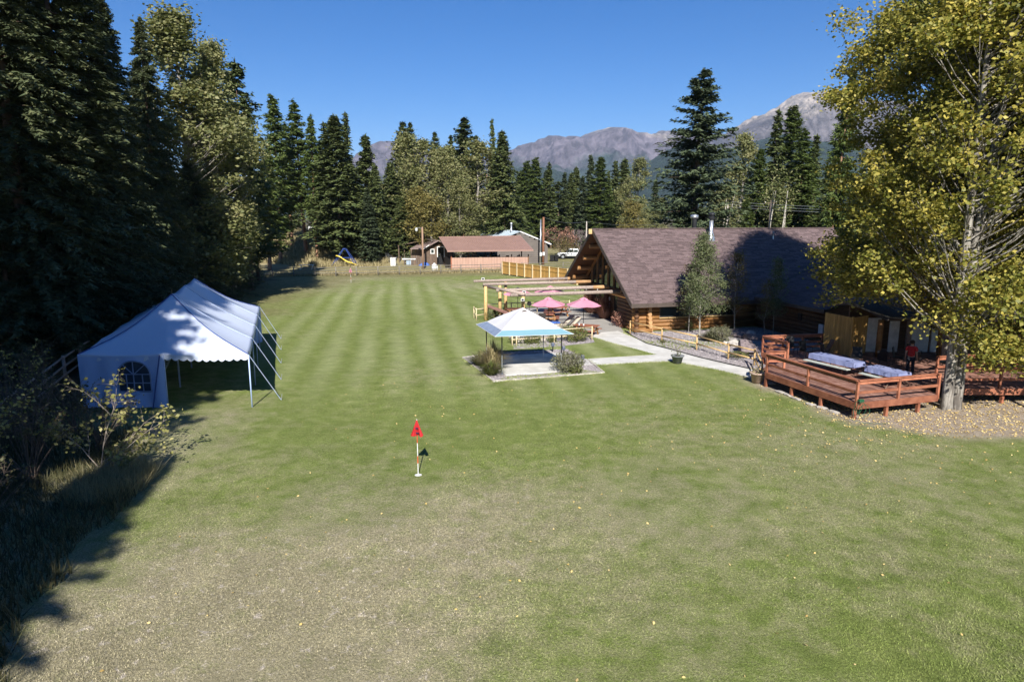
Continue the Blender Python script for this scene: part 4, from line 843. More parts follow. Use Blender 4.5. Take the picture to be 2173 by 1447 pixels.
for a0, a1 in ((1.95, 4.1), (4.1, 6.1), (6.1, 8.35)):
    f = lb_(); zt, zb = 2.2, 1.0
    for p, q_ in ((L_(a0, -.02, zb), L_(a1, -.02, zb)), (L_(a0, -.02, zt), L_(a1, -.02, zt))): f.beam(p, q_, .12, .09)
    for a in (a0+.045, a1-.045): f.beam(L_(a, -.02, zb+.045), L_(a, -.02, zt-.045), .09, .12, (0, 1, 0))
    o = f.build('window', M_trim, lodge); gq = lb_(); gq.quad(L_(a0+.08, 0, zb), L_(a1-.08, 0, zb), L_(a1-.08, 0, zt), L_(a0+.08, 0, zt)); gq.build('pane', M_glass, o)
mb = lb_(); mb.add([L_(.2, .12, 0), L_(10.6, .12, 0), L_(10.6, .12, 2.3), L_(.2, .12, 2.3)], [(0, 1, 2, 3)]); mb.build('inner_wall', M_logd, lodge)
# projecting log ends of the cross wall
for i in range(7):
    z = .15+i*.29; ln = .75-.07*i if i < 5 else .5; mb = lb_(); mb.tube([L_(1.0, .1, z), L_(1.0, -ln, z)], .16, 12); o = mb.build('cross_wall_log', M_log, lodge, True)
    mb = lb_(); mb.tube([L_(1.0, -ln-.012, z), L_(1.0, -ln+.02, z)], .155, 12); mb.build('log_end', M_logend, o)
# corner post logs
for i in range(8):
    mb = lb_(); z = .29*i+.29; mb.tube([L_(0, .2, z), L_(0, -.5+.02*i, z)], .15, 12); o = mb.build('corner_log', M_logd, lodge, True)
# glazed gable frame (x' = GX plane recessed under the roof)
mb = lb_(); mb.add([L_(GX+.25, -0.1, 0), L_(GX+.25, 12.6, 0), L_(GX+.25, 12.6, zmain(12.6)-.2), L_(GX+.25, RB, RZ-.2), L_(GX+.25, 0, zmain(0)-.2)], [(0, 1, 2, 3, 4)]); mb.build('gable_wall', M_logd, lodge)
for i in range(9):
    b0 = .5+i*1.28; b1 = b0+1.28; zt0, zt1 = zmain(b0)-.5, zmain(b1)-.5
    if min(zt0, zt1) < 2.75: continue
    mb = lb_(); mb.beam(L_(GX, b0, 2.6), L_(GX, b0, zt0+.2), .14, .16, (0, 1, 0)); o = mb.build('mullion', M_log, lodge)
    if i < 8: mb = lb_(); mb.quad(L_(GX+.05, b0+.1, 2.7), L_(GX+.05, b1-.1, 2.7), L_(GX+.05, b1-.1, zt1), L_(GX+.05, b0+.1, zt0)); mb.build('gable_pane', M_glass, lodge)
for p, q_ in ((L_(GX-.02, .3, 2.6), L_(GX-.02, 12.3, 2.6)), (L_(GX-.02, .8, zmain(.8)-.42), L_(GX-.02, RB, RZ-.45)), (L_(GX-.02, 12, zmain(12)-.42), L_(GX-.02, RB, RZ-.45))):
    mb = lb_(); mb.beam(p, q_, .16, .18); mb.build('gable_beam', M_log, lodge)
mb = lb_(); mb.tube([L_(GX-.5, .2, 2.45), L_(GX-.5, 12.4, 2.45)], .2, 12); mb.build('lintel_log', M_log, lodge, True)
for b0, b1, kind_ in ((3.3, 4.4, 'w'), (4.5, 5.5, 'w'), (5.7, 6.8, 'd'), (7.5, 8.6, 'w'), (8.7, 9.8, 'w')):
    f = lb_(); zb = .08 if kind_ == 'd' else .5
    for bb in (b0, b1): f.beam(L_(GX-.02, bb, zb), L_(GX-.02, bb, 2.25), .09, .09, (0, 1, 0))
    f.beam(L_(GX-.02, b0, 2.22), L_(GX-.02, b1, 2.22), .09, .09); f.beam(L_(GX-.02, b0, zb), L_(GX-.02, b1, zb), .09, .09)
    o = f.build('door' if kind_ == 'd' else 'window', M_logd, lodge)
    mb = lb_(); mb.quad(L_(GX, b0+.06, zb), L_(GX, b1-.06, zb), L_(GX, b1-.06, 2.2), L_(GX, b0+.06, 2.2)); mb.build('pane', M_glass if kind_ == 'w' else M_logd, o)
    if kind_ == 'd':
        for zc, hh in ((1.75, .3), (1.15, .55)): mb = lb_(); mb.box(L_(GX-.09, 6.25, zc), (.02, .28, hh), math.atan2(E1.y, E1.x)); mb.build('notice', M_white, o)
logs('wall_log', L_(GX, 9.9), L_(GX, 12.4), 0, 2.5, M_log, r=.15)
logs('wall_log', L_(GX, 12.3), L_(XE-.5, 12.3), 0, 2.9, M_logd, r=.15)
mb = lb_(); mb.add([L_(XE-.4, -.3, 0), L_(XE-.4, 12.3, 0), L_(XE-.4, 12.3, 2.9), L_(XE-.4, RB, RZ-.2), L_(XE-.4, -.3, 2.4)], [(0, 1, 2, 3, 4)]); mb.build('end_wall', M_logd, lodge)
# wing
WF = -8.75; wtop = RB-(RZ-5.63)/SL
wing = slab([L_(WX, WF, WZ), L_(WX, -1.0, WZ), L_(WX+.02, 0.0, WZ), L_(WR, 6.6, 5.63), L_(WR, WF, 5.63)], .14, 'roof', M_trim, lodge)
wing2 = slab([L_(WR, WF, 5.63), L_(WR, 6.6, 5.63), L_(33.5, 6.6, 2.45), L_(33.5, WF, 2.45)], .14, 'roof', M_shing, lodge)
shingles(L_(WX-.02, 6.6, WZ), L_(WX-.02, WF, WZ), L_(WR, 6.6, 5.63), L_(WR, WF, 5.63), 48, .52, wing, clip_wing)
mb = lb_(); mb.beam(L_(WX-.05, WF, WZ-.08), L_(WX-.05, -.9, WZ-.08), .07, .24); mb.build('fascia', M_trim, lodge)
logs('wall_log', L_(10.35, -8.2), L_(10.35, .2), 0, 2.55, M_logd, r=.15)  # this wall lies in shadow, painted in with the darker log colour
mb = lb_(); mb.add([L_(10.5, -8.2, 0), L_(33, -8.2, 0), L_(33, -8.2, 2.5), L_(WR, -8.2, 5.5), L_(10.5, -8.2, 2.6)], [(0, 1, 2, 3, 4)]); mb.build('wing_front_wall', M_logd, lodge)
mb = lb_(); mb.box(L_(10.14, -5.6, 1.55), (.08, .34, .5), math.atan2(E1.y, E1.x)); mb.build('vent_box', M_black, lodge)
mb = lb_(); mb.box(L_(10.14, -7.9, 1.0), (.14, .45, .7), math.atan2(E1.y, E1.x)); mb.build('meter_box', M_white, lodge)
# pipes on the roof
def onroof(u, v):    # point of the front slope seen at a picture point
    x = (u-1086.5)/F; y = (v-723.5)/F; d = Vc((x, CP-y*SP, -SP-y*CP)); c = Vc((0, 0, CH)); best = None
    for t in np.arange(30, 80, .02):
        p = c+d*t; a, b = ab(p)
        if p.z < zmain(b) and b < RB: return p
    return c+d*60
p = onroof(1508, 506); mb = MB(LO); mb.lathe(p-Vc((0, 0, .4)), [(.42, 0), (.40, .3), (.17, 1.0), (.16, 2.0)], 14); o = mb.build('chimney_pipe', M_galv, lodge, True)
mb = MB(LO); mb.lathe(p+Vc((0, 0, 1.6)), [(.27, 0), (.27, .22), (.18, .24), (.18, .36), (.30, .38), (.28, .5), (.1, .58)], 14); mb.build('chimney_cap', M_darkm, o)
p = onroof(1487, 494)+N1_*1.2; mb = MB(LO); mb.lathe(p-Vc((0, 0, .5)), [(.25, 0), (.25, 1.7), (.36, 1.72), (.34, 1.98), (.1, 2.05)], 12); mb.build('chimney_pipe', M_galv, lodge, True)
p = onroof(1640, 507); mb = MB(LO); mb.lathe(p-Vc((0, 0, .1)), [(.13, 0), (.075, .15), (.07, .62), (.09, .64), (.09, .7)], 10); mb.build('roof_vent', M_galv, lodge, True)
for a_, b_ in ((17.0, -6.0), (19.5, -7.0)):
    mb = lb_(); mb.lathe(L_(a_, b_, zwing(a_)-.1), [(.12, 0), (.07, .15), (.065, .6)], 10); mb.build('roof_vent', M_galv, lodge, True)
# log bench lying on the ground by the wall
x, y = at(1362, 706); x2, y2 = at(1383, 706)
mb = MB((x, y, 0)); mb.tube([(x-.6, y, .16), (x2, y2, .16)], .14, 10); tag(mb.build('fallen_log', M_log, None, True), 'short peeled log lying in front of the lodge wall', 'log').location = (x, y, 0)
# porch in front of the wing
porch = thing('porch', 'dark porch roof on log posts in front of the lodge wing', 'porch', (21, 38.5, 0))
def pb(): return MB(porch.location)
def slabp(pts, th, name, m):
    mb = pb(); n = len(pts); pts = [Vc(p) for p in pts]; lo = [p-Vc((0, 0, th)) for p in pts]
    mb.add(pts+lo, [tuple(range(n)), tuple(range(2*n-1, n-1, -1))]+[(i, (i+1) % n, n+(i+1) % n, n+i) for i in range(n)]); return mb.build(name, m, porch)
slabp([(19.3, 42.5, 3.05), (20.3, 39.6, 3.55), (33, 39.6, 3.55), (33, 43.5, 3.4), (22, 44.5, 3.3)], .12, 'roof', M_shing)
slabp([(20.3, 39.6, 3.548), (20.9, 36.9, 2.95), (33, 36.9, 2.95), (33, 39.6, 3.548)], .12, 'roof', M_trim)
for px_ in (20.75, 24.2, 27.6): mb = pb(); mb.tube([(px_, 37.2, .72), (px_, 37.2, 2.85)], .15, 10); mb.build('log_post', M_log, porch, True)
mb = pb(); mb.box((26.5, 40.3, 1.9), (12, .15, 2.6)); mb.build('back_wall', M_logd, porch)
for i, (x0, m_) in enumerate([(20.75, M_white), (22.05, M_white), (23.6, M_white), (24.75, M_white)]):
    mb = pb(); mb.box((x0+.3, 38.6, 1.75), (1.0 if i != 1 else .55, .08, 2.0)); mb.build('white_panel', m_, porch)
mb = pb(); mb.tube([(22.9, 38.1, .75), (22.9, 38.1, 2.9)], .13, 8); mb.build('log_post', M_grey, porch, True)
sh = thing('storage_enclosure', 'yellow vertical board enclosure at the back of the deck', 'enclosure', (18.6, 38.5, .75))
def wallb(pa, pb_, h0, h1, n, m):
    pa, pb_ = Vc(pa), Vc(pb_); d = (pb_-pa)/n; u = d.normalized(); me = None
    for i in range(n):
        c = pa+d*(i+.5); hh = h0+(h1-h0)*(i+.5)/n; mb = MB(sh.location); mb.box((c.x, c.y, .78+hh/2), (d.length-.012, .03+.006*(i % 2), hh), math.atan2(u.y, u.x)); mb.build('board', m, sh)
wallb((18.42, 38.95, 0), (19.14, 37.14, 0), 2.25, 2.2, 13, M_gold); wallb((19.14, 37.14, 0), (20.5, 38.1, 0), 2.2, 2.2, 11, M_gold)
mb = MB(sh.location); mb.box((19.14, 37.14, .78+1.12), (.09, .09, 2.26), .3); mb.build('corner_post', M_gold, sh)
# ---------------------------------------------------------------- deck
DZ = .75
DP = [(14.7, 38.52), (15.3, 36.56), (13.28, 34.05), (12.99, 33.3), (14.69, 27.6), (18.97, 28.91), (19.0, 30.6), (20.67, 30.6), (20.7, 30.0), (28.5, 30.0), (28.5, 39.5), (18.4, 39.3)]
deck = thing('deck', 'red stained wooden deck with railings wrapping the cottonwood trunks', 'deck', (16, 33, 0))
def db(): return MB(deck.location)
def scan(P, d, w):
    "strips of width w along direction d clipped to polygon P"
    dx, dy = d; nx_, ny_ = -dy, dx; us = [(x*dx+y*dy, x*nx_+y*ny_) for x, y in P]; v0 = min(u[1] for u in us); v1 = max(u[1] for u in us); out = []; v = v0+w/2
    while v < v1:
        xsn = []
        for i in range(len(us)):
            a, b = us[i], us[(i+1) % len(us)]
            if (a[1] > v) != (b[1] > v): xsn.append(a[0]+(v-a[1])/(b[1]-a[1])*(b[0]-a[0]))
        xsn.sort()
        for a, b in zip(xsn[::2], xsn[1::2]):
            if b-a > .05: out.append(((a*dx+v*nx_, a*dy+v*ny_), (b*dx+v*nx_, b*dy+v*ny_)))
        v += w
    return out
dv = Vc((14.69-12.99, 27.6-33.3, 0)).normalized(); nb_ = 0
for a, b in scan(DP, (dv.x, dv.y), .145):
    mb = db(); z = DZ-.02+random.uniform(-.002, .002); mb.beam((a[0], a[1], z), (b[0], b[1], z), .137, .035); mb.build('deck_board', M_deckb, deck); nb_ += 1
    if nb_ >= 290: break
mb = db(); mb.quad(*[(x, y, DZ-.06) for x, y in DP]); mb.build('underlay', M_trim, deck)
def rim(P):
    for a, b in zip(P[:-1], P[1:]):
        mb = db(); d = (Vc((b[0], b[1], 0))-Vc((a[0], a[1], 0))).normalized(); o_ = Vc((d.y, -d.x, 0))*.03
        mb.beam(Vc((a[0], a[1], DZ-.15))+o_, Vc((b[0], b[1], DZ-.15))+o_, .045, .29); mb.build('rim_joist', M_deck, deck)
rim([DP[3], DP[4], DP[5], DP[6]]); rim([DP[8], DP[9]]); rim([DP[0], DP[1]]); rim([DP[11], DP[0]])
def rail(pts, zb=DZ, top=.95, posts=True, midz=.42, leg=True, every=2.05, dbl=False):
    for a, b in zip(pts[:-1], pts[1:]):
        A, B = Vc((a[0], a[1], 0)), Vc((b[0], b[1], 0)); L = (B-A).length; n = max(1, round(L/every))
        mb = db(); mb.beam(A+Vc((0, 0, zb+top)), B+Vc((0, 0, zb+top)), .17, .045); mb.build('rail_cap', M_deck, deck)
        mb = db(); mb.beam(A+Vc((0, 0, zb+top-.10)), B+Vc((0, 0, zb+top-.10)), .045, .14); mb.build('top_rail', M_deck, deck)
        for zz in ([midz] if not dbl else [.22, .5]): mb = db(); mb.beam(A+Vc((0, 0, zb+zz)), B+Vc((0, 0, zb+zz)), .05, .12); mb.build('mid_rail', M_deck, deck)
        for i in range(n+1):
            p = A.lerp(B, i/n); mb = db(); mb.box((p.x, p.y, zb-.2+(top+.2)/2-.01), (.1, .1, top+.16), math.atan2((B-A).y, (B-A).x)); mb.build('rail_post', M_deck, deck)
rail([(12.99, 33.3), (14.69, 27.6), (18.97, 28.91)], every=2.7); rail([(20.75, 30.02), (24.3, 30.02), (28.4, 30.02)], every=1.75); rail([(15.36, 36.56), (14.7, 38.52), (18.5, 39.25)], every=1.4, dbl=True); rail([(12.99, 33.35), (13.28, 34.03), (14.16, 34.03)], every=.9)
rail([(21.2, 32.6), (24.5, 33.4), (28.3, 33.4)], every=1.7)
for p in [(12.99, 33.25), (13.55, 31.4), (14.1, 29.5), (14.69, 27.65), (16.3, 28.1), (18.0, 28.62), (20.8, 30.1), (22.8, 30.1), (25, 30.1), (27, 30.1), (14.75, 38.4)]:
    mb = db(); mb.box((p[0]+.02, p[1]+.08, DZ/2-.18), (.13, .13, DZ+.1), .29); mb.build('deck_leg', M_deck, deck)
for i in range(2): mb = db(); mb.box((13.9-.28*i, 35.4-.05*i, .55-.18*i), (.3, 1.6, .05), -.62); mb.build('step', M_deckb, deck)
# garden hose hung at the deck corner
h = thing('garden_hose', 'green garden hose hanging from the near corner of the deck', 'hose', (14.85, 27.45, 0)); mb = MB(h.location)
for k in range(3):
    pts = [(14.85+.12*k-.15+.16*math.sin(t)*(1+.2*k), 27.42-.03*k, .62+.28*math.cos(t)-.09*k) for t in np.linspace(0, 6.28, 16)]; mb.tube(pts, .01, 5)
mb.tube([(14.5, 27.4, .5), (14.4, 27.2, .1), (14.7, 27.0, .03), (15.6, 26.9, .03), (15.9, 27.1, .03)], .01, 5); mb.build('coil', M_greenh, h); mb = MB(h.location); mb.box((14.8, 27.44, .88), (.2, .14, .1)); mb.build('hanger', M_greenh, h)
def long_table(a, b, wd, lab, z=DZ, cm=M_cloth, bench=True):
    A, B = Vc((a[0], a[1], z)), Vc((b[0], b[1], z)); t = thing('picnic_table', lab, 'table', tuple((A+B)/2), 0); d = (B-A).normalized(); s = Vc((-d.y, d.x, 0)); Z = Vc((0, 0, 1)); o = t.location
    mb = MB(o); mb.beam(A+Z*.73, B+Z*.73, wd, .03); mb.build('table_top', M_bench, t)
    mb = MB(o); w2 = wd/2+.02; pr = [A-d*.03, B+d*.03]
    n = 14; top = []; 
    for i in range(n+1):
        p = pr[0].lerp(pr[1], i/n); top.append((p, i))
    vs = []; fs = []
    for p, i in top:
        wv = .012*math.sin(i*1.9)
        vs += [p+s*(w2+.03+wv)+Z*.53, p+s*w2+Z*.752, p-s*w2+Z*.752, p-s*(w2+.03-wv)+Z*.50]
    for i in range(n):
        for k in range(3): fs.append((i*4+k, i*4+k+1, i*4+5+k, i*4+4+k))
    fs += [(0, 1, 2, 3), (n*4+3, n*4+2, n*4+1, n*4)]; mb.add(vs, fs); mb.build('table_cover', cm, t)
    for q in (.18, .82):
        p = A.lerp(B, q); mb = MB(o); mb.tube([p+s*.75+Z*.02, p+s*.3+Z*.68, p-s*.3+Z*.68, p-s*.75+Z*.02], .022, 6); mb.tube([p+s*.75+Z*.40, p-s*.75+Z*.40], .02, 6); mb.build('leg_frame', M_oldw, t)
    for sg in ((1, -1) if bench else ()):
        mb = MB(o); mb.beam(A+s*sg*.72+Z*.44, B+s*sg*.72+Z*.44, .27, .04); mb.build('bench', M_bench, t)
    return t
long_table((16.0, 34.6), (17.1, 32.2), .8, 'picnic table under a pale blue cover nearest the deck stairs'); long_table((17.35, 31.5), (18.0, 29.9), .8, 'picnic table under a pale blue cover near the front deck corner')
def deck_chair(x, y, z, rz, lab, group, cm=M_black, fm=M_black):
    t = thing('patio_chair', lab, 'chair', (x, y, z), rz, group)
    mb = MB(); mb.box((0, 0, .44), (.5, .48, .04)); mb.build('seat', cm, t); mb = MB(); mb.box((0, .27, .72), (.48, .03, .52), 0, -.18); mb.build('backrest', cm, t)
    for sx in (-1, 1):
        for sy in (-1, 1): mb = MB(); mb.tube([(sx*.24, sy*.22, 0), (sx*.23, sy*.2, .44)], .014, 6); mb.build('leg', fm, t)
        mb = MB(); mb.tube([(sx*.26, -.2, .44), (sx*.27, -.2, .64), (sx*.27, .22, .66)], .014, 6); mb.build('armrest', fm, t)
    return t
c0 = deck_chair(16.4, 36.6, DZ, .4, 'dark patio chair by the back rail of the deck', 'dark patio chairs on the deck')
for x, y, r_, l in [(17.3, 36.0, 1.5, 'dark patio chair in front of the yellow enclosure, facing right'), (18.3, 34.8, -.5, 'dark patio chair behind the second covered table'), (19.4, 34.2, 2.4, 'dark patio chair midway between the table and the white panels'), (20.6, 34.9, .9, 'dark patio chair in front of the white panels'), (22.2, 33.6, -1.2, 'dark patio chair right of the person in red'), (16.2, 38.0, .1, 'dark patio chair in the back left corner of the deck'), (21.9, 35.7, .2, 'dark patio chair under the porch edge')]: dup(c0, l, (x, y, DZ), r_)
# wooden folding board leaning on the enclosure
mb = MB((18.15, 37.9, DZ)); mb.beam((18.0, 37.7, DZ+.05), (18.5, 37.9, DZ+.85), .3, .05); o = tag(mb.build('plank', M_logd), 'dark plank leaning against the yellow board enclosure', 'plank'); o.location = (18.15, 37.9, DZ)
# ---------------------------------------------------------------- person in red on the deck
def skin(name, verts, edges, rad, m, par, lv=2):
    me = bpy.data.meshes.new(name); me.from_pydata(verts, edges, []); me.materials.append(m); o = link(name, me, par)
    md = o.modifiers.new('skin', 'SKIN'); md.use_smooth_shade = True
    for i, r_ in enumerate(rad):
        sv = me.skin_vertices[0].data[i] if me.skin_vertices else None
        if sv: sv.radius = (r_, r_) if not hasattr(r_, '__len__') else r_
    s_ = o.modifiers.new('sub', 'SUBSURF'); s_.levels = lv; s_.render_levels = lv
    return o
def skinobj(name, verts, edges, rad, m, par, lv=1, root=0):
    import bmesh
    bm = bmesh.new(); lay = bm.verts.layers.skin.verify(); vs = []
    for i, v in enumerate(verts):
        q = bm.verts.new(v); r_ = rad[i]; q[lay].radius = (r_, r_) if not hasattr(r_, '__len__') else r_; q[lay].use_root = (i == root); vs.append(q)
    for a, b in edges: bm.edges.new((vs[a], vs[b]))
    me = bpy.data.meshes.new(name); bm.to_mesh(me); bm.free(); me.materials.append(m); o = link(name, me, par)
    md = o.modifiers.new('skin', 'SKIN'); md.use_smooth_shade = True; s_ = o.modifiers.new('sub', 'SUBSURF'); s_.levels = lv; s_.render_levels = lv
    return o
per = thing('person', 'person in a red T-shirt and dark trousers standing on the shaded deck', 'person', (19.95, 32.75, DZ), 2.5)
sc = 1.0
V_ = [(0, 0, .93), (0, 0, 1.12), (0, .01, 1.33), (0, .01, 1.45), (0, 0, 1.52), (0, -.015, 1.60), (0, -.01, 1.70),
      (.17, .01, 1.40), (.23, .03, 1.12), (.25, -.04, .88), (.25, -.07, .79), (-.17, .01, 1.40), (-.23, .03, 1.12), (-.25, -.04, .88), (-.25, -.07, .79),
      (.09, 0, .86), (.11, -.02, .48), (.12, .02, .08), (.12, -.13, .04), (-.09, 0, .86), (-.11, -.02, .48), (-.12, .02, .08), (-.12, -.13, .04)]
E_ = [(0, 1), (1, 2), (2, 3), (3, 4), (4, 5), (5, 6), (3, 7), (7, 8), (8, 9), (9, 10), (3, 11), (11, 12), (12, 13), (13, 14), (0, 15), (15, 16), (16, 17), (17, 18), (0, 19), (19, 20), (20, 21), (21, 22)]
R__ = [(.14, .11), (.13, .10), (.15, .11), .06, .055, (.085, .1), (.07, .085), .06, .045, .032, .038, .06, .045, .032, .038, .09, .06, .045, .04, .09, .06, .045, .04]
body = skinobj('body', V_, E_, R__, M_skin, per, 2)
skinobj('shirt', [(0, 0, .90), (0, 0, 1.12), (0, .01, 1.32), (0, .01, 1.42), (.19, .01, 1.39), (.23, .02, 1.20), (-.19, .01, 1.39), (-.23, .02, 1.20)], [(0, 1), (1, 2), (2, 3), (3, 4), (4, 5), (3, 6), (6, 7)], [(.20, .16), (.17, .14), (.18, .14), (.09, .09), .08, .07, .08, .07], M_red, per, 2)
skinobj('trousers', [(0, 0, .92), (.09, 0, .84), (.11, -.02, .48), (.12, .02, .07), (-.09, 0, .84), (-.11, -.02, .48), (-.12, .02, .07)], [(0, 1), (1, 2), (2, 3), (0, 4), (4, 5), (5, 6)], [(.165, .13), .11, .08, .07, .11, .08, .07], M_jean, per, 2)
mb = MB(); mb.lathe((0, .015, 1.60), [(.085, -.02), (.105, .04), (.10, .12), (.06, .165), (.01, .175)], 12); mb.build('hair', M_hair, per, True)
for sx in (-1, 1):
    for k in range(5):
        mb = MB(); bx = sx*.25+(.02*(k-1.5) if k < 4 else -.03*sx); mb.tube([(bx, -.075, .79), (bx+.003*k, -.085, .745), (bx, -.08, .71-.008*(k in (1, 2)))] if k < 4 else [(sx*.23, -.09, .80), (sx*.22, -.115, .76)], [.010, .009, .006] if k < 4 else [.011, .008], 6); mb.build('finger', M_skin, per, True)
    mb = MB(); mb.box((sx*.033, -.105, 1.665), (.022, .008, .01)); mb.build('eye', M_hair, per)
mb = MB(); mb.lathe((0, -.115, 1.625), [(.001, .03), (.014, 0), (.012, -.012)], 8); mb.build('nose', M_skin, per)
# ---------------------------------------------------------------- fences of round poles
def pole_fence(label, pts, m, h_, rails, r=.05, every=None, name='pole_fence', lean=0, group=None, pr=.055, zf=None, cat='fence', over=.0):
    t = thing(name, label, cat, (pts[0][0], pts[0][1], 0), group=group); zf = zf or gz
    P = [Vc((x, y, zf(x, y))) for x, y in pts]
    if every:
        Q = [P[0]]
        for a, b in zip(P[:-1], P[1:]):
            n = max(1, round((b-a).length/every))
            for i in range(1, n+1): q_ = a.lerp(b, i/n); q_.z = zf(q_.x, q_.y); Q.append(q_)
        P = Q
    Z = Vc((0, 0, 1))
    for p in P: mb = MB(t.location); mb.tube([p-Z*.1, p+Z*(h_+.06)], pr, 7); mb.build('post', m, t, True)
    for rz_ in rails:
        for a, b in zip(P[:-1], P[1:]): mb = MB(t.location); j = random.uniform(-.02, .02); d = (b-a).normalized()*over; mb.tube([a-d+Z*(rz_+j), b+d+Z*(rz_-j)], [r, r*.85], 7); mb.build('rail', m, t, True)
    return t
pole_fence('honey coloured peeled pole fence following the curved concrete path', [at(1337, 709), at(1404, 725), at(1478, 743), at(1545, 763), at(1600, 776), (13.25, 34.6)], M_pole, .95, (.92, .42))
pole_fence('pale pole railing in front of the patio, behind the canopy', [at(1087, 734), at(1096, 733), at(1176, 728), at(1256, 722)], M_polep, .95, (.92, .42), r=.04, pr=.05)
pole_fence('short pale pole railing at the left end of the bar counter', [at(1006, 675), at(1011, 679), at(1034, 677)], M_polep, .95, (.92, .42), r=.04, pr=.05)
pole_fence('pale pole railing along the far side of the patio', [at(1034, 668), at(1085, 665), at(1140, 663), at(1208, 660)], M_polep, .95, (.92,), r=.04, pr=.05)
M_oldrail = mat('grey_rail', (.22, .20, .17), (.13, .12, .10), 5)
def fz(x, y): return gz(x, y)
pole_fence('long grey three rail fence along the back of the lawn', [(-50, 93.5), (-37.5, 96.2), (-23.1, 99.5), (-1.8, 105.5)], M_oldrail, 1.3, (1.25, .85, .45), r=.05, every=3.1, pr=.08)
pole_fence('grey rail fence running beyond the golden board fence', [(-1.4, 106), (4.5, 108), (12, 109), (22, 110)], M_oldrail, 1.3, (1.25, .85, .45), r=.05, every=3.1, pr=.08)
pole_fence('old pole fence running along the wood behind the white tent', [(-19.8, 24.5), (-23.3, 34), (-28, 48), (-33, 62)], M_grey, 1.35, (1.3, .85, .4), r=.06, every=3.2, pr=.08)
# golden board fence
bf = thing('board_fence', 'golden board fence with pale posts running to the lodge', 'fence', (-1.4, 101, 0))
A, B = Vc((-1.4, 101.5, .1)), Vc((9.5, 84, 0)); d = B-A; n = int(d.length/.16); u = d.normalized(); rz = math.atan2(u.y, u.x); nn = Vc((u.y, -u.x, 0)); me = None
mb = MB(); mb.box((0, 0, 0), (.15, .025, 1.75)); me = mb.mesh('board', M_gold)
for i in range(n): c = A+u*(i+.5)*.16; o = link('board', me, bf, tuple(c+Vc((0, 0, .95))-bf.location), rot=(0, 0, rz))
for i in range(11): c = A+u*(d.length*i/10)+nn*.09*(1 if nn.y < 0 else -1); mb = MB(bf.location); mb.box(c+Vc((0, 0, .98)), (.14, .12, 1.95), rz); mb.build('post', M_polep, bf)
for zz in (1.3, 1.85): mb = MB(bf.location); o_ = nn*.05*(1 if nn.y < 0 else -1); mb.beam(A+o_+Vc((0, 0, zz)), B+o_+Vc((0, 0, zz)), .05, .1); mb.build('rail', M_gold, bf)
# ---------------------------------------------------------------- white marquee tent
TA, TB, TC = Vc((-11.86, 29.5, 0)), Vc((-17.4, 45.8, 0)), Vc((-19.5, 29.45, 0)); TD = TB+TC-TA
tent = thing('marquee_tent', 'white pole tent with scalloped edge, arched window wall and blue seams on the lawn', 'tent', tuple(TA)); O_ = tent.location
def tb(): return MB(O_)
EH = 2.45; Lax = (TB-TA).normalized(); TL = (TB-TA).length; TW = (TC-TA)
PK = [(3.9, 4.75), (TL/2, 4.72), (TL-3.9, 4.7)]
def tz(s, q):
    "height of the tent roof: s metres along, q 0..1 across"
    zr = 0
    e = min(q, 1-q)*2                                    # 0 edge, 1 ridge
    le = min(s/PK[0][0], (TL-s)/(TL-PK[2][0]), 1)        # hip ends
    f = min(e, le)
    pk = 4.75
    sagr = -.16*math.sin(math.pi*((s-PK[0][0]) % (PK[1][0]-PK[0][0]))/(PK[1][0]-PK[0][0]))**2 if PK[0][0] < s < PK[2][0] else 0
    g = f**1.0*.78+f**2.6*.22                            # concave sweep up to the peaks
    bay = abs(math.sin(math.pi*s/(TL/4))) if e <= le else abs(math.sin(math.pi*q*2))
    return EH+(pk-EH)*g+sagr*f-.07*bay*(1-f)-.10*bay*math.sin(math.pi*f)
ns, nq = 96, 60; V = []
for i in range(ns+1):
    for j in range(nq+1):
        s = TL*i/ns; q_ = j/nq; p = TA+Lax*s+TW*q_; V.append(tuple(Vc((p.x, p.y, tz(s, q_)))-O_))
idx = np.arange((ns+1)*(nq+1)).reshape(ns+1, nq+1); Fq = np.stack([idx[:-1, :-1], idx[1:, :-1], idx[1:, 1:], idx[:-1, 1:]], -1).reshape(-1, 4)
troof = link('roof', rawmesh('roof', V, Fq, [M_tent], True), tent); md = troof.modifiers.new('s', 'SOLIDIFY'); md.thickness = .012
def strip3(pts, w_, name, m, par, lift=.012):
    mb = tb(); mb.tube([Vc(p)+Vc((0, 0, lift)) for p in pts], w_, 4, False); return mb.build(name, m, par)
def rp(s, q_): p = TA+Lax*s+TW*q_; return (p.x, p.y, tz(s, q_))
for hip in ([(0, 0), (3.9, .5)], [(0, 1), (3.9, .5)], [(TL, 0), (TL-3.9, .5)]):
    strip3([rp(hip[0][0]+(hip[1][0]-hip[0][0])*t, hip[0][1]+(hip[1][1]-hip[0][1])*t) for t in np.linspace(0, 1, 20)], .022, 'seam', M_seam, troof)
for s in (TL*.25, TL*.5, TL*.75): strip3([rp(s, t) for t in np.linspace(0, .5, 14)], .016, 'seam', M_rope, troof)
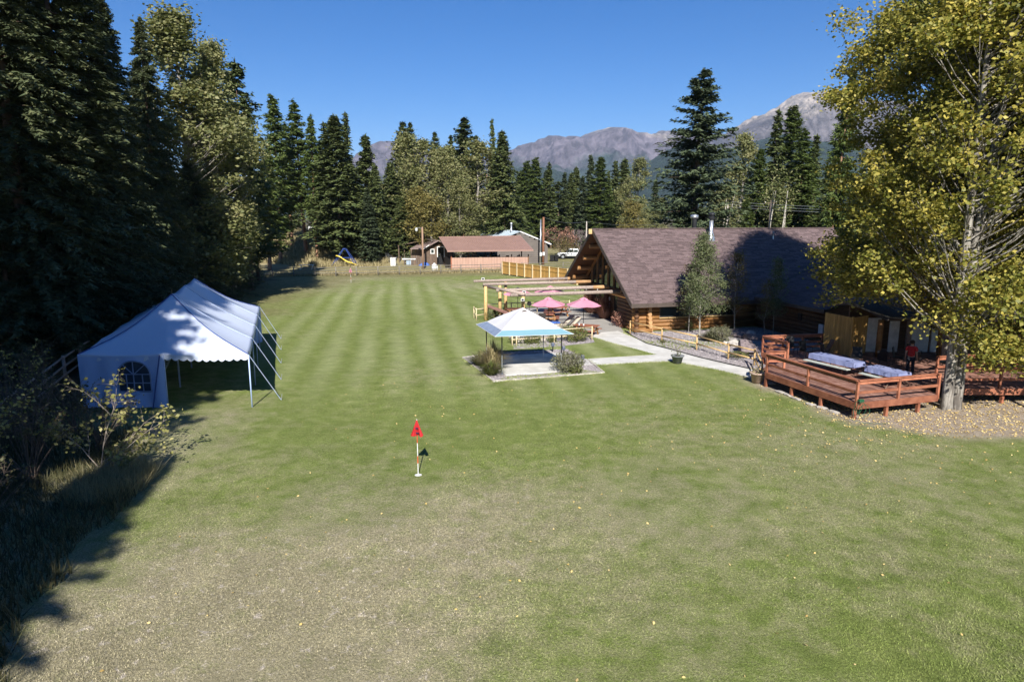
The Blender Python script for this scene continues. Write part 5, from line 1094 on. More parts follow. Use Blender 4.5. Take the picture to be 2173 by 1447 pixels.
def valance(p0, p1, z, n, name='valance', drop=.26, m=M_tent, sagf=None):
    p0, p1 = Vc(p0), Vc(p1); L = (p1-p0).length; vs = []; k = n*8
    d = (p1-p0).normalized(); out = Vc((d.y, -d.x, 0))
    for i in range(k+1):
        t = i/k; p = p0.lerp(p1, t); zz = z(t) if callable(z) else z; sc_ = abs(math.sin(math.pi*t*n)); w_ = .03*math.sin(t*n*6.28*.5+1)
        vs += [(p.x, p.y, zz+.01), (p.x+out.x*w_, p.y+out.y*w_, zz-.12-(drop-.12)*(.35+.65*sc_))]
    mb = tb(); mb.add(vs, [(2*i, 2*i+2, 2*i+3, 2*i+1) for i in range(k)]); return mb.build(name, m, tent, True)
valance(TA, TC, lambda t: tz(0, t), 22); valance(TA, TB, lambda t: tz(TL*t, 0), 44); valance(TB, TD, lambda t: tz(TL, t), 20)
for i in range(5):
    p = TA+Lax*TL*i/4; lean = Vc((-.05, -.05, 0))
    mb = tb(); mb.tube([p+Vc((0, 0, 0)), p+Vc((0, 0, EH-.02))], .032, 8); mb.build('side_pole', M_rope if i else M_tentw, tent, True)
    mb = tb(); mb.tube([p+Vc((0, 0, EH)), p+Vc((0, 0, EH+.16))], .01, 5); mb.build('pole_tip', M_darkm, tent)
    so_ = Vc((.9, 1.25, 0)); mb = tb(); mb.tube([p+Vc((0, 0, EH)), p+so_], .017, 5); rr_ = mb.build('guy_strap', M_rope, tent)
    mb = tb(); mb.tube([p+so_-Vc((0, 0, .1)), p+so_+Vc((.05, 0, .28))], .018, 6); mb.build('stake', M_galv, tent)
for q_ in (.5, 1.0): p = TA+TW*q_; mb = tb(); mb.tube([p, p+Vc((0, 0, EH))], .035, 8); mb.build('side_pole', M_rope, tent, True)
for i in range(1, 5): p = TC+Lax*TL*i/4; mb = tb(); mb.tube([p, p+Vc((0, 0, EH))], .035, 8); mb.build('side_pole', M_rope, tent, True)
for s, z in PK:
    p = TA+TW*.5+Lax*s; mb = tb(); mb.tube([p, p+Vc((0, 0, z-.05))], .045, 8); mb.build('centre_pole', M_rope, tent, True); mb = tb(); mb.tube([p+Vc((0, 0, z-.1)), p+Vc((0, 0, z+.28))], .02, 6); mb.build('pole_tip', M_darkm, tent)
# window wall across the left half of the near end
q0, q1 = .5, 1.0
def wallpt(t, z): p = TA+TW*(q0+(q1-q0)*t); w_ = .06*math.sin(t*22)*(.4+.6*(1-z/EH)); d = TW.normalized(); return Vc((p.x+d.y*w_, p.y-abs(d.x)*w_-.03, z))
tcx, hw, z0w, z1w = .36, .19, .75, 1.55
nxw, nzw = 80, 40; vs = [wallpt(i/nxw, (EH-.08)*j/nzw) for i in range(nxw+1) for j in range(nzw+1)]; fs = []
def inwin(t, z): 
    if abs(t-tcx) > hw: return False
    if z0w < z < z1w: return True
    return z >= z1w and ((t-tcx)/hw)**2+((z-z1w)/.62)**2 < 1
for i in range(nxw):
    for j in range(nzw):
        t, z = (i+.5)/nxw, (EH-.08)*(j+.5)/nzw
        if not inwin(t, z): fs.append((i*(nzw+1)+j, (i+1)*(nzw+1)+j, (i+1)*(nzw+1)+j+1, i*(nzw+1)+j+1))
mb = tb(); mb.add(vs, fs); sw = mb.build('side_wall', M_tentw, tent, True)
win = tb()
pts = [wallpt(tcx-hw, z0w)]+[wallpt(tcx+hw*math.cos(a), z1w+.62*math.sin(a)) for a in np.linspace(math.pi, 0, 15)]+[wallpt(tcx+hw, z0w), wallpt(tcx-hw, z0w)]
win.tube([p-Vc((0, .03, 0)) for p in pts], .035, 5)
for tt in (-.5, 0, .5): win.tube([wallpt(tcx+hw*tt, z0w)-Vc((0, .03, 0)), wallpt(tcx+hw*tt, z1w)-Vc((0, .03, 0))], .025, 4)
for zz in (1.15, 1.55): win.tube([wallpt(tcx-hw, zz)-Vc((0, .03, 0)), wallpt(tcx+hw, zz)-Vc((0, .03, 0))], .025, 4)
for a in (.8, 1.57, 2.34): win.tube([wallpt(tcx, z1w)-Vc((0, .03, 0)), wallpt(tcx+hw*math.cos(a)*.98, z1w+.6*math.sin(a))-Vc((0, .03, 0))], .025, 4)
wo_ = win.build('window', mat('window_bar', (.22, .29, .46)), sw); 
dim_film = mat('dim_inside_vinyl', (.05, .07, .10), rough=.12, spec=.6); mb = tb(); mb.quad(*[p+Vc((0, .01, 0)) for p in pts[:-1]]); mb.build('window_film', dim_film, sw)  # film coloured dark for the dim inside of the tent
mb = tb(); mb.tube([wallpt(.0, 0)-Vc((.6, .15, 0)), wallpt(.0, 0)+Vc((-.1, -.1, EH))], .03, 5); mb.build('blue_strap', M_seam, tent)
# far end wall panel
mb = tb(); vs = []; k = 24
for i in range(k+1): t = i/k; p = TB.lerp(TB+(TD-TB)*.06, t)+Lax*-.9*t; vs += [(p.x+.05*math.sin(i*1.5), p.y, 0), (p.x, p.y, EH)]
mb.add(vs, [(2*i, 2*i+2, 2*i+3, 2*i+1) for i in range(k)]); mb.build('side_wall', M_tentw, tent, True)
# pale rack lying inside the tent
rk = thing('ladder_rack', 'pale slatted rack lying in the shade inside the tent', 'rack', (-19.2, 37, 0)); 
for k in (0, .6): mb = MB(rk.location); mb.beam((-18.2-k, 34, .5), (-21.6-k, 42.5, .5), .06, .06); mb.build('side_rail', M_bench, rk)
for i in range(16): q_ = i/15; x, y = -18.2-3.4*q_, 34+8.5*q_; mb = MB(rk.location); mb.beam((x, y, .46), (x-.6, y, .46), .08, .05); mb.build('slat', M_bench, rk)
# ---------------------------------------------------------------- pop up canopy on the pad
can = thing('pop_up_canopy', 'square pop up canopy with white top and teal sun brim over the concrete pad', 'canopy', (1.0, 38.8, 0)); CO = can.location
FLc, FRc, BLc = Vc((-.91, 35.1, 0)), Vc((3.37, 35.9, 0)), Vc((-2.14, 39.3, 0)); BRc = FRc+BLc-FLc; cc = (FRc+BLc)/2
def cpt(sx, sy, k, z): p = cc+(FRc-FLc)*sx*k/2+(BLc-FLc)*sy*k/2; return Vc((p.x, p.y, z))
zI, zO, zP = 2.5, 2.27, 3.5; ki = .76
cor = [(-1, -1), (1, -1), (1, 1), (-1, 1)]
for i in range(4):
    a, b = cor[i], cor[(i+1) % 4]; mb = MB(CO); n = 12; vs = []
    for r_ in range(9):
        f = r_/8
        for j in range(n+1):
            t = j/n; k0 = ki*(1-f); p = cpt(a[0], a[1], k0, 0).lerp(cpt(b[0], b[1], k0, 0), t); vs.append((p.x, p.y, zI+(zP-zI)*(f**.92)-.05*math.sin(math.pi*t)*math.sin(math.pi*f)))
    mb.add(vs, [(r_*(n+1)+j, r_*(n+1)+j+1, (r_+1)*(n+1)+j+1, (r_+1)*(n+1)+j) for r_ in range(8) for j in range(n)]); mb.build('top_panel', M_cano, can, True)
    mb = MB(CO); mb.quad(cpt(*a, ki+.002, zI-.003), cpt(*a, 1.0, zO), cpt(*b, 1.0, zO), cpt(*b, ki+.002, zI-.003)); mb.build('brim_panel', M_teal if i != 3 else mat('canopy_grey_blue', (.22, .28, .40)), can)
    mb = MB(CO); mb.tube([cpt(*a, 1.0, zO), cpt(*b, 1.0, zO)], .012, 4); mb.tube([cpt(*a, ki, zI), cpt(*a, 1.0, zO)], .012, 4); mb.build('edge_piping', M_cano, can)
    px_, py_ = [(-.55, 35.9), (2.75, 36.5), (1.9, 39.9), (-1.5, 38.6)][i]
    mb = MB(CO); mb.box((px_, py_, .55), (.04, .04, 1.1), .2); mb.box((px_, py_, .05), (.12, .12, .02), .2); o = mb.build('leg', M_galv, can); mb = MB(CO); mb.box((px_, py_, 1.78), (.055, .055, 1.36), .2); mb.build('upper_leg', M_darkm, o)
mb = MB(CO); vs = []
for i in range(13): t = i/12; p = cpt(-1, -1, ki*.17, 0).lerp(cpt(1, -1, ki*.17, 0), .12+.76*t); z = zI+(zP-zI)*(.83**.92); vs += [(p.x, p.y-.06, z-.05+.10*math.sin(math.pi*t)), (p.x, p.y-.05, z-.075+.03*math.sin(math.pi*t))]
mb.add(vs, [(2*i, 2*i+2, 2*i+3, 2*i+1) for i in range(12)]); mb.build('vent', M_trim, can)
# crescent shaped maker's mark on the brim
mb = MB(CO); vs = []; bx = cpt(-1, -1, .86, 0).lerp(cpt(1, -1, .86, 0), .86); dx_ = (FRc-FLc).normalized(); sl = (cpt(0, -1, 1, zO)-cpt(0, -1, ki, zI)).normalized()
for i in range(13): t = i/12*math.pi; c = Vc((bx.x, bx.y, zI-.175+.02)); vs += [c+dx_*.19*math.cos(t)-sl*.17*math.sin(t), c+dx_*.19*math.cos(t)-sl*.07*math.sin(t)]
mb.add(vs, [(2*i, 2*i+2, 2*i+3, 2*i+1) for i in range(12)]); mb.build('logo', M_cano, can)
# path lights
for lab, u, v in [('dark bollard light behind the canopy bed', 1173, 748), ('short post light right of the canopy leg', 1196, 756), ('post light beside the narrow concrete path', 1236, 776), ]:
    x, y = at(u, v); t = thing('path_light', lab, 'light', (x, y, 0), group='garden lights round the canopy pad'); mb = MB(); mb.tube([(0, 0, -.05), (0, 0, .42)], .035, 8); mb.build('post', M_darkm, t); mb = MB(); mb.lathe((0, 0, .38), [(.05, 0), (.11, .05), (.11, .22), (.09, .26)], 10); mb.build('lantern', mat('blue_grey_metal', (.10, .12, .17), rough=.4), t)
# pots
def pot(lab, x, y, r, h_, m, key, n, z=.035):
    t = thing('flower_pot', lab, 'pot', (x, y, z)); mb = MB(); mb.lathe((0, 0, 0), [(r*.68, 0), (r*.95, h_*.86), (r*1.08, h_*.87), (r*1.1, h_), (r*.92, h_), (r*.9, h_*.9)], 18); mb.build('pot', m, t, True)
    mb = MB(); mb.lathe((0, 0, h_*.88), [(r*.9, 0), (.01, .02)], 12); mb.build('soil', mat('soil', (.05, .035, .025)), t)
    g = np.random.default_rng(int(x*100)); P = g.normal(0, 1, (n, 3))*[r*.55, r*.55, .12]+[0, 0, h_+.08]; V, Fc = leaves(P, .09, g, .8); link('plant', rawmesh('plant', V, Fc, [LM[key]]), t)
    mb = MB()
    for k in range(5): a = k*1.3; mb.tube([(0, 0, h_), (math.cos(a)*.18, math.sin(a)*.18, h_+.55)], .008, 4)
    mb.build('twigs', M_dtwig, t)
pot('round grey pot with straggly plant on the edge of the concrete path', *at(1437, 771), .36, .46, M_gpot, 'shrub', 40); pot('large terracotta pot with dry plants at the end of the path by the deck', *at(1606, 812), .36, .52, M_terr, 'weeds', 90)
# storage bin and wheelbarrow bits at the far right of the deck
t = thing('storage_crate', 'black plastic crate with yellow lid patches at the right frame edge', 'crate', (23.3, 27.4, 0)); mb = MB(); mb.box((0, 0, .22), (1.2, .6, .42)); mb.build('body', M_black, t); mb = MB(); mb.box((0, 0, .45), (1.24, .64, .05)); mb.build('rim', M_darkm, t)
for k in (-.45, -.1, .3): mb = MB(); mb.box((k, -.303, .2), (.24, .012, .2)); mb.build('panel', M_yel if k < 0 else M_galv, t)
mb = MB(); mb.box((-.3, 0, .49), (.3, .3, .04)); mb.build('yellow_lid', M_yel, t)
mb = MB((23.5, 28, 0)); mb.tube([(23.2, 28.2, 0), (23.75, 28.9, 1.5)], .09, 8); tag(mb.build('leaning_log', M_gbark, None, True), 'short grey log leaning behind the black crate', 'log').location = (23.5, 28, 0)
# ---------------------------------------------------------------- golf flags
def flag(x, y, h_, lab, s=1):
    t = thing('golf_flag', lab, 'flag', (x, y, gz(x, y))); zz = 0
    for i, (L, c) in enumerate([(.42, M_white), (.26, mat('orange_red_paint', (.60, .10, .03))), (.45, M_white), (.28, mat('orange_red_paint', ())if 0 else MC['orange_red_paint']), (.54, M_white)]):
        L *= h_/1.95; mb = MB(); mb.tube([(0, 0, zz), (0, 0, zz+L)], .016*s, 8); mb.build('pole_band', c, t); zz += L
    mb = MB(); mb.lathe((0, 0, 0), [(.12, 0), (.12, .012), (.03, .015)], 14); mb.build('cup_plate', M_white, t)
    vs = []; n = 10
    for i in range(n+1):
        a = -1+2*i/n; xx = .21*a*s; fold = .05*math.sin(a*7)
        vs += [(.012*a, -.03, zz-.02), (xx*.6, -.05+fold*.6, zz-.33), (xx, -.05+fold, zz-.56+.03*math.cos(a*5))]
    mb = MB(); mb.add(vs, [(3*i+k, 3*i+3+k, 3*i+4+k, 3*i+1+k) for i in range(n) for k in range(2)]); mb.build('cloth', M_red if s == 1 else M_pink, t)
    for dz in (.28, .44): mb = MB(); mb.box((-.02+.1*dz, -.105, zz-dz), (.05+.12*dz, .006, .05), 0, 0); mb.build('cloth_mark', mat('flag_print', (.05, .02, .05)), t)
flag(*at(887.5, 1008), 1.95, 'red golf flag on a red and white banded pole in the mown lawn'); flag(*at(745, 600), 1.95, 'small distant golf flag in front of the swing set', .99)
# ---------------------------------------------------------------- pergola
pg = thing('pergola', 'log pergola of four long weathered beams over the patio', 'pergola', (-1, 56, 0)); PO = pg.location
def zpt(u, v, Y): x, z = hz(u, v, Y); return Vc((x, Y, z))
for (ul, vl, Yl), (ur, vr, Yr), r_ in [((1005, 597, 58.5), (1209, 591, 60), .12), ((1025, 603.5, 56.3), (1253, 597.5, 58), .12), ((1053, 616.5, 54.2), (1292, 608.6, 55), .13), ((1083, 626.5, 51.6), (1321, 618.5, 53), .13)]:
    a, b = zpt(ul, vl, Yl), zpt(ur, vr, Yr); mb = MB(PO); mb.tube([a, a.lerp(b, .5), b], [r_, r_*1.05, r_*1.15], 12); o = mb.build('beam', M_grey, pg, True)
    mb = MB(PO); d = (b-a).normalized(); mb.tube([b-d*.02-d*(1.3 if ul in (1025, 1053) else .2), b+d*.01], r_*1.17, 12); mb.build('fresh_end', M_logend, o, True)
a, b = zpt(1027, 602, 56.6), zpt(1112, 634, 50.9); a.z -= .2; b.z = a.z-.05; mb = MB(PO); mb.tube([a, b], .13, 12); mb.build('cross_beam', M_grey, pg, True)
for u, v in ((1031, 679), (1061, 668), (1073, 665), (1110, 692)):
    x, y = at(u, v); zt = 2.85 if u != 1110 else 2.7; mb = MB(PO); mb.tube([(x, y, 0), (x, y, zt*.5), (x, y, zt)], [.17, .15, .13], 12); o = mb.build('post', M_pole, pg, True)
p = zpt(1112, 634, 50.9)
for lab_, c, m_ in (('flood_lamp', zpt(1112, 620, 51.2), M_white), ('flood_lamp', zpt(1109, 636, 51), M_white), ('flood_lamp', zpt(1025, 592, 57.5), M_white)):
    mb = MB(PO); mb.box(c, (.26, .2, .2)); o = mb.build(lab_, m_, pg); mb = MB(PO); mb.box(c-Vc((0, .105, 0)), (.18, .02, .13)); mb.build('lens', M_black, o)
# ---------------------------------------------------------------- patio furniture
def umbrella(lab, x, y, zt, group, r_=1.4, rz=.3, tilt=0):
    t = thing('patio_umbrella', lab, 'umbrella', (x, y, 0), rz, group); n = 6
    mb = MB(); mb.tube([(0, 0, 0), (0, 0, zt-.02)], .024, 8); mb.build('pole', M_darkm, t)
    for tier, (r0, z0, r1, z1) in enumerate([(0.02, zt, .34, zt-.14), (.28, zt-.17, r_, zt-.58)]):
        for k in range(n):
            a0, a1 = 6.283*k/n, 6.283*(k+1)/n; vs = []; m_ = 6
            for i in range(7):
                f = i/6
                for j in range(m_+1):
                    q_ = j/m_; rr = r0+(r1-r0)*f; p = Vc((math.cos(a0), math.sin(a0), 0)).lerp(Vc((math.cos(a1), math.sin(a1), 0)), q_)*rr
                    vs.append((p.x, p.y, z0+(z1-z0)*f-.07*math.sin(math.pi*q_)*f*(1+0*tier)-(.0)))
            mb = MB(); mb.add(vs, [(i*(m_+1)+j, i*(m_+1)+j+1, (i+1)*(m_+1)+j+1, (i+1)*(m_+1)+j) for i in range(6) for j in range(m_)]); mb.build('cloth_panel' if tier else 'vent_panel', M_pink, t, True)
    for k in range(n): a = 6.283*k/n; mb = MB(); mb.tube([(0, 0, zt-.55), (math.cos(a)*.7, math.sin(a)*.7, zt-.37)], .01, 4); mb.build('rib', M_darkm, t)
    return t
GUm = 'pink umbrellas on the patio'
umbrella('faded pink umbrella in front left, over the beige lounge chair', 2.75, 50.3, 2.62, GUm, 1.38); u2 = umbrella('faded pink umbrella at the right, over the red picnic table', 5.35, 49.6, 2.68, GUm, 1.38, .6)
umbrella('faded pink umbrella at the far left, partly behind the pergola beams', .5, 57.6, 2.6, GUm, 1.35); umbrella('faded pink umbrella at the back right, behind the pergola beams', 3.4, 59.0, 2.6, GUm, 1.45, .9)
def picnic(lab, x, y, rz, top, leg, group=None):
    t = thing('picnic_table', lab, 'table', (x, y, .03), rz, group)
    for k in range(5): mb = MB(); mb.box((0, -.34+.17*k, .74), (1.8, .155, .04)); mb.build('top_board', top, t)
    for s in (-1, 1):
        for k in (0, 1): mb = MB(); mb.box((0, s*(.68+.15*k), .44), (1.8, .135, .04)); mb.build('seat_board', top, t)
        mb = MB(); mb.beam((s*.65, -.8, .40), (s*.65, .8, .40), .05, .12); mb.build('seat_beam', leg, t)
        for q in (-1, 1): mb = MB(); mb.beam((s*.65, q*.72, 0), (s*.65, q*.25, .71), .05, .11, (1, 0, 0)); mb.build('leg', leg, t)
    return t
GT = 'wooden picnic tables on the patio'
pt = picnic('red brown picnic table at the right front of the patio', 5.45, 48.3, -.45, M_deck, M_log, GT)
dup(pt, 'weathered picnic table under the far left umbrella', (.35, 57.2, .03), .25); dup(pt, 'picnic table behind the front left umbrella', (3.0, 54.5, .03), 1.5); dup(pt, 'picnic table beyond the lounge chairs under the back umbrella', (4.0, 58.2, .03), .4)
mb = MB(); mb.lathe((0, 0, 0), [(.05, 0), (.06, .1), (.055, .14)], 8); 
for k, (x, y, l) in enumerate([(4.9, 48.2, 'small white cup at the left end of the red picnic table'), (5.2, 48.0, 'small white cup beside the first on the red picnic table')]): tag(link('cup', mb.mesh('cup', M_white), None, (x, y, .79)), l, 'cup')
def lounger(lab, x, y, rz, group):
    t = thing('chaise_lounge', lab, 'lounge chair', (x, y, .03), rz, group); prof = [(-1.05, .34), (-.9, .42), (-.3, .40), (.25, .40), (.9, 1.0), (.98, 1.04)]
    vs = []
    for px_, pz in prof: vs += [(px_, -.3, pz), (px_, .3, pz), (px_, .3, pz+.11), (px_, -.3, pz+.11)]
    mb = MB(); n = len(prof); mb.add(vs, [(4*i+k, 4*i+(k+1) % 4, 4*i+4+(k+1) % 4, 4*i+4+k) for i in range(n-1) for k in range(4)]+[(3, 2, 1, 0), (4*n-4, 4*n-3, 4*n-2, 4*n-1)]); mb.build('cushion', M_cush, t, True)
    for s in (-.33, .33):
        mb = MB(); mb.tube([(-1.05, s, .33), (.28, s, .36), (.95, s, .98)], .02, 6); mb.build('frame_rail', M_darkm, t)
        mb = MB(); mb.tube([(-.95+.24*math.cos(a), s, .2+.2*math.sin(a)) for a in np.linspace(0, 6.283, 14)], .02, 6); mb.build('scroll', M_darkm, t)
        mb = MB(); mb.tube([(-.3, s, .36), (-.25, s, .62), (.35, s, .64)], .018, 6); mb.build('armrest', M_darkm, t)
        for lx in (-.8, .35): mb = MB(); mb.tube([(lx, s, .35), (lx+.05, s, 0)], .018, 6); mb.build('leg', M_darkm, t)
    return t
l0 = lounger('beige cushioned chaise nearer the red picnic table', 4.15, 49.5, .35, 'pair of beige chaise lounges'); dup(l0, 'beige cushioned chaise behind its twin', (3.75, 50.4, .03), .35)
c1 = deck_chair(2.15, 50.8, .03, -.5, 'beige high backed chair under the front left umbrella', None, M_cush, M_darkm); c1.scale = (1.25, 1.25, 1.25)
mb = MB((3.2, 51.2, 0)); mb.box((3.2, 51.2, .55), (.9, .6, .12), .3); mb.box((3.2, 51.2, .28), (.8, .5, .42), .3); tag(mb.build('covered_ottoman', M_bluet), 'blue covered ottoman behind the chaises', 'ottoman').location = (3.2, 51.2, 0)
bar = thing('bar_counter', 'long brown plank counter on log legs at the left of the patio', 'counter', (-1.4, 56, 0))
a, b = Vc((-2.2, 57.6, 1.02)), Vc((-.35, 52.8, 1.02)); d = (b-a).normalized(); s = Vc((-d.y, d.x, 0))
for k in (-1, 0, 1): mb = MB(bar.location); mb.beam(a+s*.2*k, b+s*.2*k, .19, .05); mb.build('plank', M_deckb, bar)
for q in (.05, .4, .75, .97): p = a.lerp(b, q); mb = MB(bar.location); mb.tube([(p.x, p.y, 0), (p.x, p.y, .98)], .1, 10); mb.build('leg', M_logd if q else M_pole, bar, True)
x, y = at(1123, 672); t = thing('standing_fan', 'small black round fan on a post beside the canopy peak', 'fan', (x, y, 0)); mb = MB(); mb.tube([(0, 0, 0), (0, 0, 1.0)], .02, 6); mb.build('stand', M_black, t); mb = MB(); mb.tube([(0, -.05, 1.15), (0, .05, 1.15)], .2, 14); mb.build('head', M_black, t)
# string of bulbs under the beams
sl_ = thing('string_lights', 'string of small bulbs hung below the pergola beams', 'string lights', (3, 56, 2.7)); mb = MB(sl_.location); A, B = Vc((1.0, 55.2, 2.75)), Vc((8.6, 56.2, 2.75))
mb.tube([A.lerp(B, i/16)-Vc((0, 0, .12*abs(math.sin(i*.8)))) for i in range(17)], .008, 4); mb.build('cable', M_black, sl_)
for i in range(1, 16): p = A.lerp(B, i/16)-Vc((0, 0, .12*abs(math.sin(i*.8))+.1)); mb = MB(sl_.location); mb.lathe(p, [(.02, .08), (.045, .03), (.03, -.03), (.005, -.05)], 8); mb.build('bulb', M_white if i % 2 else M_black, sl_)
# ---------------------------------------------------------------- carport, grey house, old shed
def zz_(u, v, Y): x, z = hz(u, v, Y); return Vc((x, Y, z))
cp = thing('carport', 'open carport with brown ribbed metal roof above a tan panel wall', 'carport', (-4, 108, 0)); KO = cp.location
fl, fr_, bl, br = zz_(949, 532, 105.5), zz_(1132, 530, 107.5), zz_(931, 503, 113), zz_(1105, 500.5, 115)
n = 46
for i in range(n):
    t0, t1 = i/n, (i+1)/n; a, b = fl.lerp(fr_, t0), fl.lerp(fr_, t1); c, d_ = bl.lerp(br, t1), bl.lerp(br, t0); mb = MB(KO); m_ = .12
    mb.quad(a, b, c, d_); up = Vc((0, 0, .045)); mb.beam(a.lerp(d_, 0)+up*.5, d_+up*.5, .05, .045); mb.build('roof_panel', M_brown, cp)
mb = MB(KO); mb.beam(fl-Vc((0, .03, .1)), fr_-Vc((0, .03, .1)), .05, .24); mb.build('fascia', M_brown, cp); mb = MB(KO); mb.beam(bl, br, .3, .08); mb.build('ridge_cap', M_brown, cp)
wl, wr = Vc((zz_(958, 560, 106.8).x, 106.8, 0)), Vc((zz_(1121, 560, 108.8).x, 108.8, 0)); n = 27; u = (wr-wl).normalized(); wz = 2.15
for i in range(n): c = wl.lerp(wr, (i+.5)/n); mb = MB(KO); mb.box((c.x, c.y, gz(c.x, c.y)+wz/2), ((wr-wl).length/n-.02, .03+.02*(i % 2), wz), math.atan2(u.y, u.x)); mb.build('wall_panel', M_panel, cp)
for q in (0, .22, .27, .5, .62, .78, .88, 1): p = wl.lerp(wr, q)+Vc((0, .2 if q not in (0, 1) else 0, 0)); mb = MB(KO); mb.box((p.x, p.y, 1.35), (.18, .18, 2.7)); mb.build('post', M_logd if q else M_deck, cp)
mb = MB(KO); mb.quad(wl, wl+Vc((-1.7, 6.5, 0)), wl+Vc((-1.7, 6.5, 2.2)), wl+Vc((0, 0, 1.9))); mb.build('side_wall', M_trim, cp)
for q in (0, .5, 1): p = wl.lerp(wr, q)+Vc((-1, 6, 0)); mb = MB(KO); mb.box((p.x, p.y, 1.8), (.2, .2, 3.6)); mb.build('post', M_logd, cp)
for i, (q, m_) in enumerate([(.3, M_black), (.45, M_white), (.58, M_white), (.7, M_oldw), (.85, M_white)]):
    p = wl.lerp(wr, q)+Vc((0, 3.5, 0)); mb = MB((p.x, p.y, 0)); mb.box((p.x, p.y, 1.1), (1.1, .7, 2.0), .2*i); mb.box((p.x+.3, p.y, 2.2), (.5, .5, .25), .1); o = tag(mb.build('stored_box', m_), ['black bulky box stored behind the tan panel wall', 'white box first from the left inside the carport', 'white box at the middle of the carport', 'brown crate stored right of the middle of the carport', 'white box near the right post of the carport'][i], 'box'); o.location = (p.x, p.y, 0)
gh_ = thing('grey_house', 'grey brown house with pale blue metal roof behind the carport', 'house', (2, 122, 0)); GO = gh_.location
rl, rr = zz_(1044, 484, 134), zz_(1104, 491, 121.5)   # ridge far and near
def roofq(pts, nm, m_, par, th=.1):
    mb = MB(GO); n = len(pts); lo = [p-Vc((0, 0, th)) for p in pts]; mb.add(list(pts)+lo, [tuple(range(n)), tuple(range(2*n-1, n-1, -1))]+[(i, (i+1) % n, n+(i+1) % n, n+i) for i in range(n)]); return mb.build(nm, m_, par)
el_far, el_near, er_near, er_far = zz_(998, 503, 130), zz_(1050, 512, 118), zz_(1170, 518, 120), zz_(1120, 505, 133)
r1 = roofq([el_near, rr, rl, el_far], 'roof', M_steel, gh_); r2 = roofq([rr, er_near, er_far, rl], 'roof', M_steel, gh_)
for i in range(1, 12): t = i/12; a, b = el_far.lerp(el_near, t), rl.lerp(rr, t); mb = MB(GO); mb.beam(a+Vc((0, 0, .03)), b+Vc((0, 0, .03)), .06, .06); mb.build('rib', M_steel, r1)
g0 = gz(5, 120)
n = 15; zt = er_near.z-.1
for i in range(n):
    z0, z1 = g0+(rr.z-g0)*i/n, g0+(rr.z-g0)*(i+1)/n; xr = er_near.x-.6 if z1 < zt else er_near.x-.6+(rr.x-er_near.x+.6)*min(1, (z1-zt)/(rr.z-zt)); xl = el_near.x+.4 if z1 < zt else el_near.x+.4+(rr.x-el_near.x-.4)*min(1, (z1-zt)/(rr.z-zt))
    if xr-xl < .2: continue
    mb = MB(GO); Y0 = 120.6; mb.add([(xl, Y0-.04, z0), (xr, Y0-.04, z0), (xr, Y0, z1), (xl, Y0, z1)], [(0, 1, 2, 3)]); mb.build('siding_board', M_siding, gh_)
mb = MB(GO); mb.quad((er_near.x-.6, 120.6, g0-.5), (er_far.x-.6, 133, g0-.5), (er_far.x-.6, 133, zt), (er_near.x-.6, 120.6, zt)); mb.build('side_wall', M_siding, gh_)
mb = MB(GO); mb.beam(rr-Vc((0, .05, .05)), er_near-Vc((0, .05, .05)), .06, .22); mb.build('fascia', M_white, gh_)
mb = MB(GO); p = zz_(1085, 500, 122.5); mb.tube([p-Vc((0, 0, .8)), p+Vc((0, 0, 2.0))], .16, 10); mb.lathe(p+Vc((0, 0, 2.0)), [(.26, 0), (.26, .25), (.1, .35)], 10); mb.build('chimney_pipe', M_galv, gh_, True)
for u_ in (1036, 1051): p = zz_(u_, 492, 129); mb = MB(GO); mb.box(p, (.14, .14, .9)); mb.build('roof_vent', M_darkm, gh_)
od = thing('old_shed', 'weathered wooden shed with white framed window and open dark doorway', 'shed', (-13, 117, 0)); OO = od.location
def ob(): return MB(OO)
Yf = 115.5
pA, pB = zz_(899, 552, Yf), zz_(948, 556, Yf); xa, xb = pA.x, pB.x+1.0; gz0 = gz(xa, Yf); za, zb = zz_(900, 528, Yf).z, zz_(930, 515, Yf).z
n = 26
for i in range(n):
    t0, t1 = i/n, (i+1)/n; x0, x1 = xa+(xb-xa)*t0, xa+(xb-xa)*t1; xm = (x0+x1)/2; zt = za+(zb-za)*min(1, (xm-xa)/(xb-xa)/.62) if xm < xa+(xb-xa)*.62 else zb-(xm-xa-(xb-xa)*.62)*.28
    wu = 1086.5+(xm/Yf)*F
    zb0 = gz0
    if zz_(928, 530, Yf).x < xm < zz_(942, 530, Yf).x: zb0 = zz_(930, 524, Yf).z
    if zz_(913.5, 530, Yf).x < xm < zz_(922, 530, Yf).x:
        mb = ob(); z_ = zz_(915, 538, Yf).z; mb.box((xm, Yf, (gz0+z_)/2), (x1-x0-.02, .05, z_-gz0)); mb.build('board', M_oldw, od); zb0 = zz_(915, 529, Yf).z
    mb = ob(); mb.box((xm, Yf, (zb0+zt)/2), (x1-x0-.02, .05+.02*(i % 2), zt-zb0)); mb.build('board', M_oldw, od)
def framer(u0, u1, v0, v1, nm, w_=.14):
    a, b = zz_(u0, v0, Yf-.06), zz_(u1, v1, Yf-.06); mb = ob(); zt, zb = a.z, b.z
    for p, q in (((a.x, a.y, zb-w_/2), (a.x, a.y, zt+w_/2)), ((b.x, a.y, zb-w_/2), (b.x, a.y, zt+w_/2))): mb.beam(p, q, w_, .07, (0, 1, 0))
    for z_ in ((zt, zb) if nm == 'window' else (zt,)): mb.beam((a.x+w_/2, a.y, z_), (b.x-w_/2, a.y, z_), .07, w_)
    return mb.build(nm, M_white, od), a, b
o, a, b = framer(914, 921.5, 529, 538, 'window'); mb = ob(); mb.quad((a.x, Yf+.02, b.z), (b.x, Yf+.02, b.z), (b.x, Yf+.02, a.z), (a.x, Yf+.02, a.z)); mb.build('pane', M_glass, o)
